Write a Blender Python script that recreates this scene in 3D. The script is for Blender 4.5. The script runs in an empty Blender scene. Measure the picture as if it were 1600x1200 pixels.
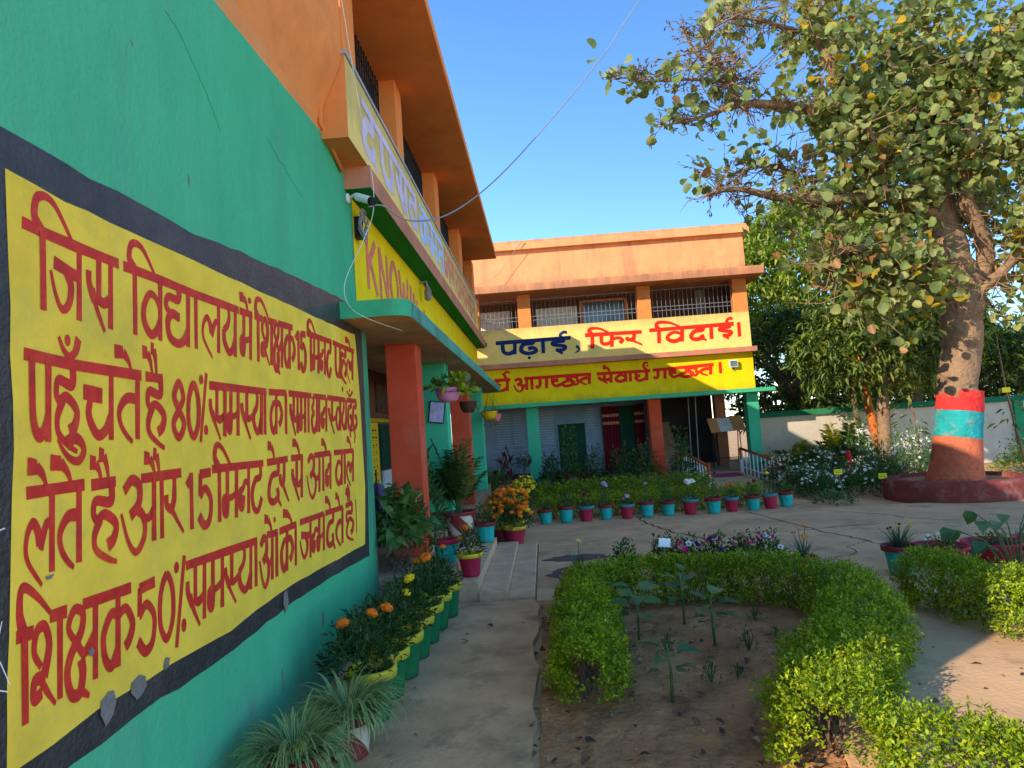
import bpy, math, random, json
import numpy as np
from mathutils import Vector, Matrix
R = math.radians
SC = bpy.context.scene
COL = SC.collection
rng = np.random.default_rng(7)
random.seed(7)

# ------------------------------------------------------------------ camera
cam = bpy.data.cameras.new('camera')
cam.sensor_width = 36.0
cam.lens = 36.0 * 1055.87 / 1600.0
cam.clip_start = 0.05
cam.clip_end = 500
co = bpy.data.objects.new('camera', cam)
COL.objects.link(co)
yaw, pitch, roll = -0.04144717, 0.06853251, -0.0676722
fw = Vector((math.sin(yaw) * math.cos(pitch), math.cos(yaw) * math.cos(pitch), math.sin(pitch)))
rt0 = Vector((math.cos(yaw), -math.sin(yaw), 0))
up0 = rt0.cross(fw)
rt = rt0 * math.cos(roll) + up0 * math.sin(roll)
up = up0 * math.cos(roll) - rt0 * math.sin(roll)
m = Matrix((rt, up, -fw)).transposed().to_4x4()
m.translation = Vector((0, 0, 1.7))
co.matrix_world = m
SC.camera = co

# ------------------------------------------------------------------ light
SUN_EL = R(25.8)
SKYSIGN = -1
sdir = Vector((0.781 * math.cos(SUN_EL), 0.625 * math.cos(SUN_EL), -math.sin(SUN_EL)))   # the way the light travels
w = bpy.data.worlds.new('World')
SC.world = w
w.use_nodes = True
nt = w.node_tree
bg = nt.nodes['Background']
sky = nt.nodes.new('ShaderNodeTexSky')
sky.sky_type = 'NISHITA'
sky.sun_disc = False
sky.sun_elevation = SUN_EL
sky.sun_rotation = math.atan2(-sdir.x, -sdir.y) * SKYSIGN
sky.air_density = 1.0
sky.dust_density = 0.0
sky.altitude = 1800
sky.ozone_density = 2.4
hsv = nt.nodes.new('ShaderNodeHueSaturation')
hsv.inputs['Saturation'].default_value = 1.17
hsv.inputs['Value'].default_value = .97
nt.links.new(sky.outputs[0], hsv.inputs['Color'])
nt.links.new(hsv.outputs[0], bg.inputs[0])
bg.inputs[1].default_value = 0.15
sl = bpy.data.lights.new('sun', 'SUN')
sl.energy = 2.6
sl.angle = R(0.53)
sl.color = (1.0, 0.89, 0.74)
so = bpy.data.objects.new('sun', sl)
COL.objects.link(so)
so.location = (-20, -20, 25)
so.rotation_euler = sdir.to_track_quat('-Z', 'Y').to_euler()
SC.view_settings.view_transform = 'Standard'
SC.view_settings.look = 'None'
SC.view_settings.exposure = 1.46
SC.view_settings.gamma = 1.0
SC.cycles.max_bounces = 8
SC.cycles.diffuse_bounces = 5
SC.cycles.transparent_max_bounces = 4

# ------------------------------------------------------------------ materials
def _nodes(name):
    mt = bpy.data.materials.new(name)
    mt.use_nodes = True
    return mt, mt.node_tree, mt.node_tree.nodes['Principled BSDF']

def tint(c, k):
    return tuple(min(1, max(0, v * k)) for v in c) + (1,)

def M(name, col, rough=.88, var=.14, scale=2.5, bump=.2, bscale=70, stain=None, stain_amt=.0, stain_scale=1.2, spec=.12, streak=False, metal=0, dist=.004):
    """painted / plain surface: mottled colour of its own, fine bump, optional dirt patches"""
    mt, t, b = _nodes(name)
    N, L = t.nodes, t.links
    tc = N.new('ShaderNodeTexCoord')
    n1 = N.new('ShaderNodeTexNoise'); n1.inputs['Scale'].default_value = scale; n1.inputs['Detail'].default_value = 6; n1.inputs['Roughness'].default_value = .62
    L.new(tc.outputs['Object'], n1.inputs['Vector'])
    r1 = N.new('ShaderNodeValToRGB')
    r1.color_ramp.elements[0].position = .3; r1.color_ramp.elements[0].color = tint(col, 1 - var)
    r1.color_ramp.elements[1].position = .7; r1.color_ramp.elements[1].color = tint(col, 1 + var)
    L.new(n1.outputs['Fac'], r1.inputs['Fac'])
    out = r1.outputs['Color']
    if stain:
        mp = N.new('ShaderNodeMapping')
        if streak: mp.inputs['Scale'].default_value = (3.0, 3.0, .35)
        L.new(tc.outputs['Object'], mp.inputs['Vector'])
        n2 = N.new('ShaderNodeTexNoise'); n2.inputs['Scale'].default_value = stain_scale; n2.inputs['Detail'].default_value = 9; n2.inputs['Roughness'].default_value = .7
        L.new(mp.outputs['Vector'], n2.inputs['Vector'])
        r2 = N.new('ShaderNodeValToRGB')
        r2.color_ramp.elements[0].position = .52; r2.color_ramp.elements[0].color = (0, 0, 0, 1)
        r2.color_ramp.elements[1].position = .72; r2.color_ramp.elements[1].color = (stain_amt,) * 3 + (1,)
        L.new(n2.outputs['Fac'], r2.inputs['Fac'])
        mx = N.new('ShaderNodeMix'); mx.data_type = 'RGBA'
        L.new(r2.outputs['Color'], mx.inputs[0]); L.new(out, mx.inputs[6]); mx.inputs[7].default_value = tuple(stain) + (1,)
        out = mx.outputs[2]
    L.new(out, b.inputs['Base Color'])
    b.inputs['Roughness'].default_value = rough
    b.inputs['Specular IOR Level'].default_value = spec
    b.inputs['Metallic'].default_value = metal
    if bump:
        n3 = N.new('ShaderNodeTexNoise'); n3.inputs['Scale'].default_value = bscale; n3.inputs['Detail'].default_value = 5
        L.new(tc.outputs['Object'], n3.inputs['Vector'])
        bp = N.new('ShaderNodeBump'); bp.inputs['Strength'].default_value = bump; bp.inputs['Distance'].default_value = dist
        L.new(n3.outputs['Fac'], bp.inputs['Height']); L.new(bp.outputs['Normal'], b.inputs['Normal'])
    return mt

def LEAF(name, col, trans=.35, rough=.5, var=.25, scale=9):
    mt, t, b = _nodes(name)
    N, L = t.nodes, t.links
    tc = N.new('ShaderNodeTexCoord')
    n1 = N.new('ShaderNodeTexNoise'); n1.inputs['Scale'].default_value = scale; n1.inputs['Detail'].default_value = 2
    L.new(tc.outputs['Object'], n1.inputs['Vector'])
    r1 = N.new('ShaderNodeValToRGB')
    r1.color_ramp.elements[0].position = .35; r1.color_ramp.elements[0].color = tint(col, 1 - var)
    r1.color_ramp.elements[1].position = .65; r1.color_ramp.elements[1].color = tint(col, 1 + var)
    L.new(n1.outputs['Fac'], r1.inputs['Fac'])
    L.new(r1.outputs['Color'], b.inputs['Base Color'])
    b.inputs['Roughness'].default_value = rough
    b.inputs['Specular IOR Level'].default_value = .35
    tr = N.new('ShaderNodeBsdfTranslucent')
    hs = N.new('ShaderNodeHueSaturation'); hs.inputs['Value'].default_value = 1.5; hs.inputs['Saturation'].default_value = 1.1
    L.new(r1.outputs['Color'], hs.inputs['Color']); L.new(hs.outputs['Color'], tr.inputs['Color'])
    ms = N.new('ShaderNodeMixShader'); ms.inputs[0].default_value = trans
    o = N['Material Output']
    L.new(b.outputs[0], ms.inputs[1]); L.new(tr.outputs[0], ms.inputs[2]); L.new(ms.outputs[0], o.inputs['Surface'])
    return mt

TEAL = (.06, .41, .19); ORANGE = (.78, .25, .065); YELLOW = (.80, .60, .02)
m_side = M('side_wall_paint', TEAL, var=.10, scale=1.4, bump=.55, bscale=45, stain=(.10, .22, .17), stain_amt=.4, stain_scale=1.3, streak=True, dist=.011)
# the side wall is painted teal below and orange above a hand-drawn line
def two_band(mt, z0, slope, upper, lower_from=None):
    t = mt.node_tree; N, L = t.nodes, t.links
    b = N['Principled BSDF']
    src = b.inputs['Base Color'].links[0].from_socket
    g = N.new('ShaderNodeNewGeometry'); sx = N.new('ShaderNodeSeparateXYZ'); L.new(g.outputs['Position'], sx.inputs[0])
    n = N.new('ShaderNodeTexNoise'); n.inputs['Scale'].default_value = 2.2; L.new(g.outputs['Position'], n.inputs['Vector'])
    a1 = N.new('ShaderNodeMath'); a1.operation = 'MULTIPLY_ADD'; L.new(sx.outputs['Y'], a1.inputs[0]); a1.inputs[1].default_value = -slope; L.new(sx.outputs['Z'], a1.inputs[2])
    a2 = N.new('ShaderNodeMath'); a2.operation = 'MULTIPLY_ADD'; L.new(n.outputs['Fac'], a2.inputs[0]); a2.inputs[1].default_value = .03; L.new(a1.outputs[0], a2.inputs[2])
    c = N.new('ShaderNodeMath'); c.operation = 'GREATER_THAN'; c.inputs[1].default_value = z0; L.new(a2.outputs[0], c.inputs[0])
    n2 = N.new('ShaderNodeTexNoise'); n2.inputs['Scale'].default_value = 1.7; n2.inputs['Detail'].default_value = 6; L.new(g.outputs['Position'], n2.inputs['Vector'])
    r = N.new('ShaderNodeValToRGB'); r.color_ramp.elements[0].position = .3; r.color_ramp.elements[1].position = .7
    r.color_ramp.elements[0].color = tint(upper, .88); r.color_ramp.elements[1].color = tint(upper, 1.1); L.new(n2.outputs['Fac'], r.inputs['Fac'])
    mx = N.new('ShaderNodeMix'); mx.data_type = 'RGBA'
    L.new(c.outputs[0], mx.inputs[0]); L.new(src, mx.inputs[6]); L.new(r.outputs['Color'], mx.inputs[7])
    L.new(mx.outputs[2], b.inputs['Base Color'])
two_band(m_side, 3.985, .036, ORANGE)
def grime(mt, col, lo, hi, axis='Z', amt=.8, scale=3.0, stretch=(1, 1, 1)):
    t = mt.node_tree; N, L = t.nodes, t.links; b = N['Principled BSDF']; src = b.inputs['Base Color'].links[0].from_socket
    g = N.new('ShaderNodeNewGeometry'); sx = N.new('ShaderNodeSeparateXYZ'); L.new(g.outputs['Position'], sx.inputs[0])
    mp = N.new('ShaderNodeMapping'); mp.inputs['Scale'].default_value = stretch; L.new(g.outputs['Position'], mp.inputs['Vector'])
    n = N.new('ShaderNodeTexNoise'); n.inputs['Scale'].default_value = scale; n.inputs['Detail'].default_value = 10; n.inputs['Roughness'].default_value = .72; L.new(mp.outputs['Vector'], n.inputs['Vector'])
    mr = N.new('ShaderNodeMapRange'); mr.inputs[1].default_value = lo; mr.inputs[2].default_value = hi; mr.inputs[3].default_value = 0.34; mr.inputs[4].default_value = -0.25; L.new(sx.outputs[axis], mr.inputs[0])
    ad = N.new('ShaderNodeMath'); ad.operation = 'ADD'; L.new(n.outputs['Fac'], ad.inputs[0]); L.new(mr.outputs[0], ad.inputs[1])
    r = N.new('ShaderNodeValToRGB'); r.color_ramp.elements[0].position = .50; r.color_ramp.elements[1].position = .85; r.color_ramp.elements[0].color = (0, 0, 0, 1); r.color_ramp.elements[1].color = (amt,) * 3 + (1,)
    L.new(ad.outputs[0], r.inputs['Fac'])
    mx = N.new('ShaderNodeMix'); mx.data_type = 'RGBA'; L.new(r.outputs['Color'], mx.inputs[0]); L.new(src, mx.inputs[6]); mx.inputs[7].default_value = tuple(col) + (1,); L.new(mx.outputs[2], b.inputs['Base Color'])
grime(m_side, (.17, .20, .155), .0, .75, amt=.75, scale=4, stretch=(1, 1, .5))
grime(m_side, (.05, .085, .062), 6.35, 5.35, 'Y', amt=.75, scale=3.2, stretch=(1, 2.2, .45))
grime(m_side, (.06, .26, .16), 9, 1.0, 'Y', amt=.3, scale=7, stretch=(1, 1, .3))
grime(m_side, (.13, .47, .27), 1.0, 7.0, 'Y', amt=.45, scale=1.9, stretch=(1, 1.6, .35))
grime(m_side, (.09, .30, .19), -3, 9, 'Y', amt=.4, scale=22, stretch=(1, 1, .12))
m_teal = M('teal_paint', TEAL, var=.12, stain=(.12, .17, .14), stain_amt=.5, stain_scale=1.5, bump=.35, bscale=50)
m_tealcol = M('teal_column_paint', (.06, .44, .235), var=.10, stain=(.2, .3, .25), stain_amt=.25, bump=.3)
m_salmon = M('salmon_column_paint', (.56, .075, .03), var=.12, stain=(.55, .26, .18), stain_amt=.3, stain_scale=1.6, bump=.3)
m_orange = M('orange_paint', ORANGE, var=.10, stain=(.34, .11, .035), stain_amt=.4, stain_scale=1.6, bump=.3)
m_orange2 = M('pale_orange_paint', (.82, .335, .14), var=.12, stain=(.36, .17, .11), stain_amt=.7, stain_scale=1.1, streak=True, bump=.3)
m_yellow = M('yellow_board_paint', (.84, .56, .055), var=.13, scale=4, stain=(.50, .42, .09), stain_amt=.55, stain_scale=3.0, bump=.5, bscale=60, dist=.003)
m_yellow2 = M('yellow_band_paint', (.84, .57, .006), var=.10, stain=(.5, .38, .02), stain_amt=.3, streak=True)
m_cream = M('cream_band_paint', (.82, .59, .17), var=.10, stain=(.55, .38, .15), stain_amt=.35, stain_scale=1.6)
m_black = M('black_border_paint', (.034, .032, .031), rough=.42, var=.35, scale=7, bump=.9, bscale=55, stain=(.13, .10, .085), stain_amt=.45, stain_scale=2.2, spec=.5, dist=.008)
m_red = M('red_lettering_paint', (.56, .022, .012), var=.22, scale=16, bump=.35, stain=(.72, .10, .015), stain_amt=.6, stain_scale=7, rough=.6, spec=.4, dist=.002)
m_navy = M('navy_lettering_paint', (.012, .03, .11), var=.25, scale=8, bump=.1)
m_brightred = M('bright_red_lettering_paint', (.72, .025, .012), var=.15, scale=8, bump=.1)
m_lilac = M('lilac_lettering_paint', (.60, .50, .62), var=.2, scale=5, bump=.1, stain=(.72, .58, .3), stain_amt=.8, stain_scale=7)
m_skyblue = M('sky_blue_lettering_paint', (.42, .55, .82), var=.15, scale=5, bump=.1, stain=(.72, .58, .3), stain_amt=.7, stain_scale=7)
m_pinkle = M('faded_pink_lettering_paint', (.76, .24, .14), var=.15, scale=5, bump=.1, stain=(.72, .5, .22), stain_amt=.6, stain_scale=7)
m_pinkknow = M('pink_lettering_paint', (.72, .17, .12), var=.15, scale=9, bump=.1, stain=(.74, .42, .05), stain_amt=.5, stain_scale=9)
m_chip = M('bare_plaster', (.20, .17, .145), var=.2, scale=20, bump=.8, bscale=90)
m_terra = M('terracotta_ledge_paint', (.52, .20, .115), var=.18, stain=(.17, .14, .11), stain_amt=.8, stain_scale=1.4, bump=.4)
m_green = M('green_soffit_paint', (.012, .19, .035), var=.14)
m_soffit = M('soffit_plaster', (.54, .35, .21), var=.15, stain=(.13, .10, .075), stain_amt=.7, stain_scale=1.3, bump=.4)
m_weather = M('weathered_teal_edge', (.10, .30, .22), var=.25, stain=(.07, .07, .055), stain_amt=.9, stain_scale=2.2, bump=.6, bscale=40)
m_conc = M('plinth_concrete', (.40, .25, .14), var=.25, scale=5, stain=(.09, .08, .07), stain_amt=.6, streak=True, stain_scale=2, bump=.6, bscale=30, dist=.01)
m_step = M('step_concrete', (.64, .395, .21), var=.16, scale=6, stain=(.17, .14, .11), stain_amt=.5, stain_scale=2, bump=.5, bscale=40)
m_brownwall = M('veranda_wall_paint', (.20, .085, .05), var=.2)
m_bluewall = M('blue_wall_paint', (.19, .27, .34), var=.12, scale=3)
m_bluetext = M('table_lettering_paint', (.36, .45, .53), var=.1, bump=0)
m_dado = M('maroon_dado_paint', (.18, .028, .03), var=.15)
m_navyband = M('navy_skirting_paint', (.02, .035, .08), var=.15)
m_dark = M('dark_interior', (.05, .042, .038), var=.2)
m_door = M('green_door_paint', (.01, .055, .033), rough=.8, var=.2)
m_white = M('white_board', (.74, .70, .66), var=.06)
m_whitep = M('white_paint', (.78, .77, .74), var=.08, stain=(.45, .4, .33), stain_amt=.3)
m_iron = M('iron_bars', (.035, .036, .04), rough=.55, var=.2, bump=0, metal=.3)
m_steel = M('steel_bars', (.20, .21, .22), rough=.5, var=.1, bump=0, metal=.3)
m_orangerail = M('orange_rail_paint', (.50, .085, .02), rough=.55, var=.15)
m_curtain = M('maroon_curtain', (.13, .008, .018), var=.15, scale=12)
m_check = M('cream_check_band', (.48, .25, .12), var=.2, scale=12)
m_notice = M('yellow_notice', (.78, .50, .02), var=.06)
m_ink = M('black_ink', (.03, .03, .03), bump=0)
m_wood = M('plywood', (.48, .24, .085), var=.14, scale=4)
m_card = M('cardboard', (.36, .22, .12), var=.1)
m_paper = M('newspaper', (.60, .60, .58), var=.2, scale=14, stain=(.2, .22, .25), stain_amt=.7, stain_scale=16)
m_mag = M('magenta_mat', (.42, .05, .10), var=.15)
m_plast = M('white_plastic', (.75, .75, .74), rough=.35, var=.03, bump=0)
m_blackpl = M('black_plastic', (.015, .015, .016), rough=.4, bump=0)
m_wire = M('grey_wire', (.25, .25, .25), rough=.5, bump=0)
m_wirew = M('white_wire', (.70, .68, .62), rough=.5, bump=0)
m_glass = M('dark_glass', (.10, .14, .15), rough=.12, var=.3, bump=0, spec=.7)
m_maroon = M('planter_maroon_paint', (.21, .045, .035), var=.25, scale=4, stain=(.36, .25, .19), stain_amt=.55, stain_scale=5, bump=.5)
m_cop = M('green_coping_paint', (.025, .16, .06), var=.2)
m_bwall = M('boundary_whitewash', (.53, .45, .335), var=.10, stain=(.38, .31, .22), stain_amt=.4, streak=True, bump=.4)
m_bpil = M('green_pilaster_paint', (.03, .24, .10), var=.2)
m_tyellow = M('yellow_tag_plastic', (.80, .66, .03), var=.05, bump=0)
m_stake = M('thin_stake', (.30, .20, .12), var=.2)

grime(m_orange2, (.22, .11, .075), 5.40, 6.0, 'Z', amt=.6, scale=2.6, stretch=(1.4, 1, .3))
grime(m_orange2, (.15, .10, .08), 6.90, 6.55, 'Z', amt=.65, scale=3.2, stretch=(1.2, 1, .35))
grime(m_cream, (.34, .25, .11), 4.44, 4.05, 'Z', amt=.5, scale=3, stretch=(1.6, 1, .25))
grime(m_yellow2, (.30, .22, .03), 2.30, 2.75, 'Z', amt=.6, scale=3, stretch=(1.4, 1.4, .4))
# pots
P_TEAL = M('teal_pot_paint', (.02, .37, .30), rough=.5, var=.12, scale=8, stain=(.12, .2, .18), stain_amt=.35, stain_scale=7)
P_RED = M('crimson_pot_paint', (.42, .02, .045), rough=.5, var=.15, scale=8, stain=(.22, .09, .07), stain_amt=.4, stain_scale=7)
P_MAR = M('maroon_pot_paint', (.22, .028, .03), rough=.55, var=.2, scale=8, stain=(.26, .16, .11), stain_amt=.5, stain_scale=6)
P_GREEN = M('green_pot_paint', (.012, .165, .05), rough=.5, var=.15, scale=8, stain=(.12, .13, .08), stain_amt=.4, stain_scale=6)
P_YEL = M('yellow_rim_paint', (.62, .46, .03), rough=.55, var=.14, scale=9, stain=(.3, .25, .1), stain_amt=.5, stain_scale=8)
P_TERR = M('terracotta_clay', (.36, .10, .055), var=.2, scale=8)
P_CREAM = M('cream_stripe_paint', (.58, .48, .33), var=.15, scale=8)
P_PINK = M('pink_basket_plastic', (.62, .22, .38), rough=.4, bump=0)
P_BROWN = M('brown_basket_plastic', (.09, .035, .022), rough=.5, bump=0)
P_YB = M('yellow_basket_plastic', (.66, .40, .01), rough=.4, bump=0)
P_SALM = M('coral_basket_plastic', (.70, .18, .18), rough=.4, bump=0)
m_soil = M('potting_soil', (.045, .032, .024), var=.4, scale=25, bump=1, bscale=60, dist=.02)

# foliage
L_HEDGE = [LEAF('hedge_leaf_lime', (.25, .315, .004), .3), LEAF('hedge_leaf_green', (.135, .215, .004), .28), LEAF('hedge_leaf_new', (.42, .44, .01), .35)]
L_DARK = [LEAF('marigold_leaf', (.034, .08, .014), .25), LEAF('marigold_leaf_light', (.045, .105, .028), .3)]
L_MID = [LEAF('shrub_leaf', (.045, .10, .020), .3), LEAF('shrub_leaf_light', (.09, .155, .032), .35)]
L_BIG = [LEAF('broad_leaf', (.055, .12, .025), .3), LEAF('broad_leaf_light', (.11, .19, .035), .35)]
L_SUN = [LEAF('sunflower_leaf', (.06, .125, .035), .25), LEAF('sunflower_leaf_pale', (.10, .175, .05), .25)]
L_GRASS = [LEAF('spider_plant_green', (.10, .18, .035), .3), LEAF('spider_plant_stripe', (.36, .43, .16), .3), LEAF('gazania_leaf', (.07, .13, .065), .25)]
L_TREE = [LEAF('round_leaf_green', (.155, .20, .045), .35, var=.35, scale=3), LEAF('round_leaf_olive', (.25, .26, .075), .35, scale=3), LEAF('round_leaf_yellow', (.42, .27, .02), .4, scale=3), LEAF('round_leaf_dry', (.30, .15, .05), .3, scale=3)]
L_MANGO = [LEAF('mango_leaf_dark', (.055, .10, .022), .28, rough=.45), LEAF('mango_leaf_mid', (.155, .21, .042), .36, rough=.45), LEAF('mango_leaf_new', (.28, .32, .05), .42)]
L_PALM = [LEAF('palm_frond_green', (.08, .15, .02), .35), LEAF('palm_frond_yellow', (.36, .33, .02), .4)]
L_YEL = [LEAF('croton_yellow', (.45, .36, .02), .35), LEAF('croton_orange', (.5, .16, .02), .35)]
L_RED = [LEAF('cordyline_red', (.12, .012, .02), .3), LEAF('poinsettia_red', (.5, .03, .06), .3)]
L_DRY = [LEAF('dry_leaf_brown', (.16, .085, .04), .15), LEAF('dry_leaf_dark', (.05, .032, .022), .1), LEAF('dry_leaf_tan', (.36, .25, .15), .2)]
F_OR = LEAF('marigold_orange', (.80, .20, .005), .2, var=.3, scale=60)
F_YE = LEAF('marigold_yellow', (.82, .58, .01), .2, var=.25, scale=60)
F_WH = LEAF('white_petal', (.80, .78, .70), .25, var=.06)
F_PINK = LEAF('pink_petal', (.72, .05, .20), .25, var=.2)
F_PURP = LEAF('purple_petal', (.10, .02, .20), .2, var=.3)
F_MAUVE = LEAF('mauve_petal', (.55, .38, .48), .25, var=.15)
F_MAR = LEAF('dark_red_petal', (.22, .012, .03), .2)
m_stem = M('green_stem', (.06, .11, .03), var=.2, bump=0)
m_twig = M('brown_twig', (.13, .085, .055), var=.25, scale=10, bump=.5)

# ------------------------------------------------------------------ builders
class MB:
    def __init__(s): s.v = []; s.f = []; s.m = []
    def add(s, vs, fs, mi=0):
        o = len(s.v); s.v += [tuple(map(float, v)) for v in vs]
        for f in fs: s.f.append(tuple(i + o for i in f)); s.m.append(mi)
    def box(s, x0, x1, y0, y1, z0, z1, mi=0, rot=None, at=None):
        vs = [(x, y, z) for z in (z0, z1) for y in (y0, y1) for x in (x0, x1)]
        if rot is not None: vs = [tuple(rot @ Vector(v)) for v in vs]
        if at is not None: vs = [(v[0] + at[0], v[1] + at[1], v[2] + at[2]) for v in vs]
        mm = mi if isinstance(mi, (list, tuple)) else [mi] * 6
        for f, k in zip([(0, 2, 3, 1), (4, 5, 7, 6), (0, 1, 5, 4), (1, 3, 7, 5), (3, 2, 6, 7), (2, 0, 4, 6)], mm):   # bottom top -y +x +y -x
            s.add([vs[i] for i in f], [(0, 1, 2, 3)], k)
        return s
    def bar(s, a, b, r, mi=0, seg=6, r2=None):
        return s.tube([(*a, r), (*b, r if r2 is None else r2)], seg, mi)
    def tube(s, pts, seg=8, mi=0, cap=True, noise=0.):
        P = [Vector(p[:3]) for p in pts]; rings = []
        ref = None
        for i, p in enumerate(P):
            t = (P[min(i + 1, len(P) - 1)] - P[max(i - 1, 0)])
            if t.length < 1e-9: t = Vector((0, 0, 1))
            t.normalize()
            if ref is None: ref = Vector((1, 0, 0)) if abs(t.x) < .8 else Vector((0, 1, 0))
            a = (ref - t * ref.dot(t)).normalized(); ref = a; b = t.cross(a)
            rings.append([p + (a * math.cos(k * 2 * math.pi / seg) + b * math.sin(k * 2 * math.pi / seg)) * pts[i][3] * (1 + (random.uniform(-noise, noise) if noise else 0)) for k in range(seg)])
        vs = [q for r in rings for q in r]; fs = []
        for i in range(len(P) - 1):
            for k in range(seg): fs.append((i * seg + k, i * seg + (k + 1) % seg, (i + 1) * seg + (k + 1) % seg, (i + 1) * seg + k))
        if cap: fs.append(tuple(range(seg))[::-1]); fs.append(tuple((len(P) - 1) * seg + k for k in range(seg)))
        s.add(vs, fs, mi); return s
    def lathe(s, prof, seg=24, at=(0, 0, 0), mi=0, ridge=0, nr=8, twist=0, mfun=None, cap=True):
        vs = []; fs = []; n = len(prof)
        for j, (r, z) in enumerate(prof):
            for k in range(seg):
                th = 2 * math.pi * k / seg
                rr = r * (1 + (ridge * math.cos(nr * th + twist * z) if 0 < j < n - 1 else 0))
                vs.append((at[0] + rr * math.cos(th), at[1] + rr * math.sin(th), at[2] + z))
        o = len(s.v); s.v += vs
        for j in range(n - 1):
            for k in range(seg):
                s.f.append((o + j * seg + k, o + j * seg + (k + 1) % seg, o + (j + 1) * seg + (k + 1) % seg, o + (j + 1) * seg + k))
                s.m.append(mfun(2 * math.pi * k / seg, (prof[j][1] + prof[j + 1][1]) / 2) if mfun else mi)
        if cap:
            s.f.append(tuple(o + k for k in range(seg))[::-1]); s.m.append(mi)
            s.f.append(tuple(o + (n - 1) * seg + k for k in range(seg))); s.m.append(mi)
        return s
    def prism(s, poly, fn, d0, d1, mi=(0, 0, 0)):
        """poly in (u,v); fn(u,v,d) -> xyz; mi = near face, far face, sides"""
        n = len(poly); a = [fn(u, v, d0) for u, v in poly]; b = [fn(u, v, d1) for u, v in poly]
        s.add(a, [tuple(range(n))], mi[0]); s.add(b, [tuple(range(n))[::-1]], mi[1])
        s.add(a + b, [(k, (k + 1) % n, n + (k + 1) % n, n + k) for k in range(n)], mi[2]); return s
    def build(s, name, mats, parent=None, smooth=False, bevel=0):
        me = bpy.data.meshes.new(name); me.from_pydata(s.v, [], s.f)
        for mt in (mats if isinstance(mats, (list, tuple)) else [mats]): me.materials.append(mt)
        me.polygons.foreach_set('material_index', s.m)
        if smooth: me.polygons.foreach_set('use_smooth', [True] * len(s.f))
        me.update()
        o = bpy.data.objects.new(name, me); COL.objects.link(o)
        if parent is not None: o.parent = parent
        if bevel:
            md = o.modifiers.new('bevel', 'BEVEL'); md.width = bevel; md.segments = 2; md.limit_method = 'ANGLE'
            wd = o.modifiers.new('weld', 'WELD'); wd.merge_threshold = .0004
            o.modifiers.move(1, 0)
        return o

def tag(o, label=None, cat=None, group=None, kind=None):
    if label: o['label'] = label
    if cat: o['category'] = cat
    if group: o['group'] = group
    if kind: o['kind'] = kind
    return o
def thing(name, label, cat, loc=(0, 0, 0), rz=0, group=None):
    o = bpy.data.objects.new(name, None); COL.objects.link(o); o.empty_display_size = .1
    o.location = loc; o.rotation_euler = (0, 0, rz)
    return tag(o, label, cat, group)
def dup(root, loc, rz=0, label=None, group=None, scale=None):
    r = root.copy(); COL.objects.link(r); r.location = loc; r.rotation_euler = (0, 0, rz)
    if scale: r.scale = (scale,) * 3
    if label: r['label'] = label
    if group: r['group'] = group
    for ch in list(root.children):
        c = ch.copy(); COL.objects.link(c); c.parent = r
        for g in list(ch.children):
            d = g.copy(); COL.objects.link(d); d.parent = c
    return r

# leaf clouds: many small folded leaves in one mesh
T_LANCE = (np.array([(0, 0, 0), (-.5, .4, .12), (0, 1, -.12), (.5, .4, .12)]), [(0, 3, 2), (0, 2, 1)])
T_HEART = (np.array([(0, 0, 0), (-.45, .12, .1), (-.48, .45, .12), (0, 1, -.15), (.48, .45, .12), (.45, .12, .1), (0, .45, 0)]), [(0, 6, 2, 1), (6, 3, 2), (0, 5, 4, 6), (6, 4, 3)])
T_ROUND = (np.array([(0, 0, 0), (-.38, .12, .07), (-.5, .5, .1), (-.34, .88, .02), (0, 1, -.06), (.34, .88, .02), (.5, .5, .1), (.38, .12, .07)]), [(0, 4, 3, 2, 1), (0, 7, 6, 5, 4)])
T_PETAL = (np.array([(0, 0, 0), (-.45, .6, .1), (0, 1, .05), (.45, .6, .1)]), [(0, 3, 2, 1)])
def unit(a): return a / np.maximum(np.linalg.norm(a, axis=1, keepdims=True), 1e-9)
def cloud(name, mats, P, D, U, size, aspect=.5, shape=T_LANCE, weights=None, parent=None, mi=None):
    P = np.asarray(P, float); N = len(P)
    D = unit(np.asarray(D, float)); S = unit(np.cross(D, U)); Nn = np.cross(S, D)
    size = np.broadcast_to(np.asarray(size, float), (N,))
    T, F = shape
    k = len(T)
    asp = np.broadcast_to(np.asarray(aspect, float), (N,))[:, None, None]
    V = P[:, None, :] + size[:, None, None] * (T[None, :, 0, None] * asp * S[:, None, :] + T[None, :, 1, None] * D[:, None, :] + T[None, :, 2, None] * Nn[:, None, :])
    V = V.reshape(-1, 3)
    fl = np.concatenate([np.array(f) for f in F]); ln = np.array([len(f) for f in F])
    loops = (np.arange(N)[:, None] * k + fl[None, :]).reshape(-1)
    tot = np.tile(ln, N); st = np.concatenate([[0], np.cumsum(tot)[:-1]])
    me = bpy.data.meshes.new(name)
    me.vertices.add(len(V)); me.vertices.foreach_set('co', V.astype(np.float32).ravel())
    me.loops.add(len(loops)); me.loops.foreach_set('vertex_index', loops.astype(np.int32))
    me.polygons.add(len(tot)); me.polygons.foreach_set('loop_start', st.astype(np.int32))
    mats = mats if isinstance(mats, (list, tuple)) else [mats]
    for mt in mats: me.materials.append(mt)
    if mi is None:
        w_ = np.array(weights if weights else [1] * len(mats), float)
        mi = rng.choice(len(mats), N, p=w_ / w_.sum())
    me.polygons.foreach_set('material_index', np.repeat(mi, len(F)).astype(np.int32))
    me.update(calc_edges=True)
    o = bpy.data.objects.new(name, me); COL.objects.link(o)
    if parent is not None: o.parent = parent
    return o
def rdir(n): return unit(rng.normal(size=(n, 3)))

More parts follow.
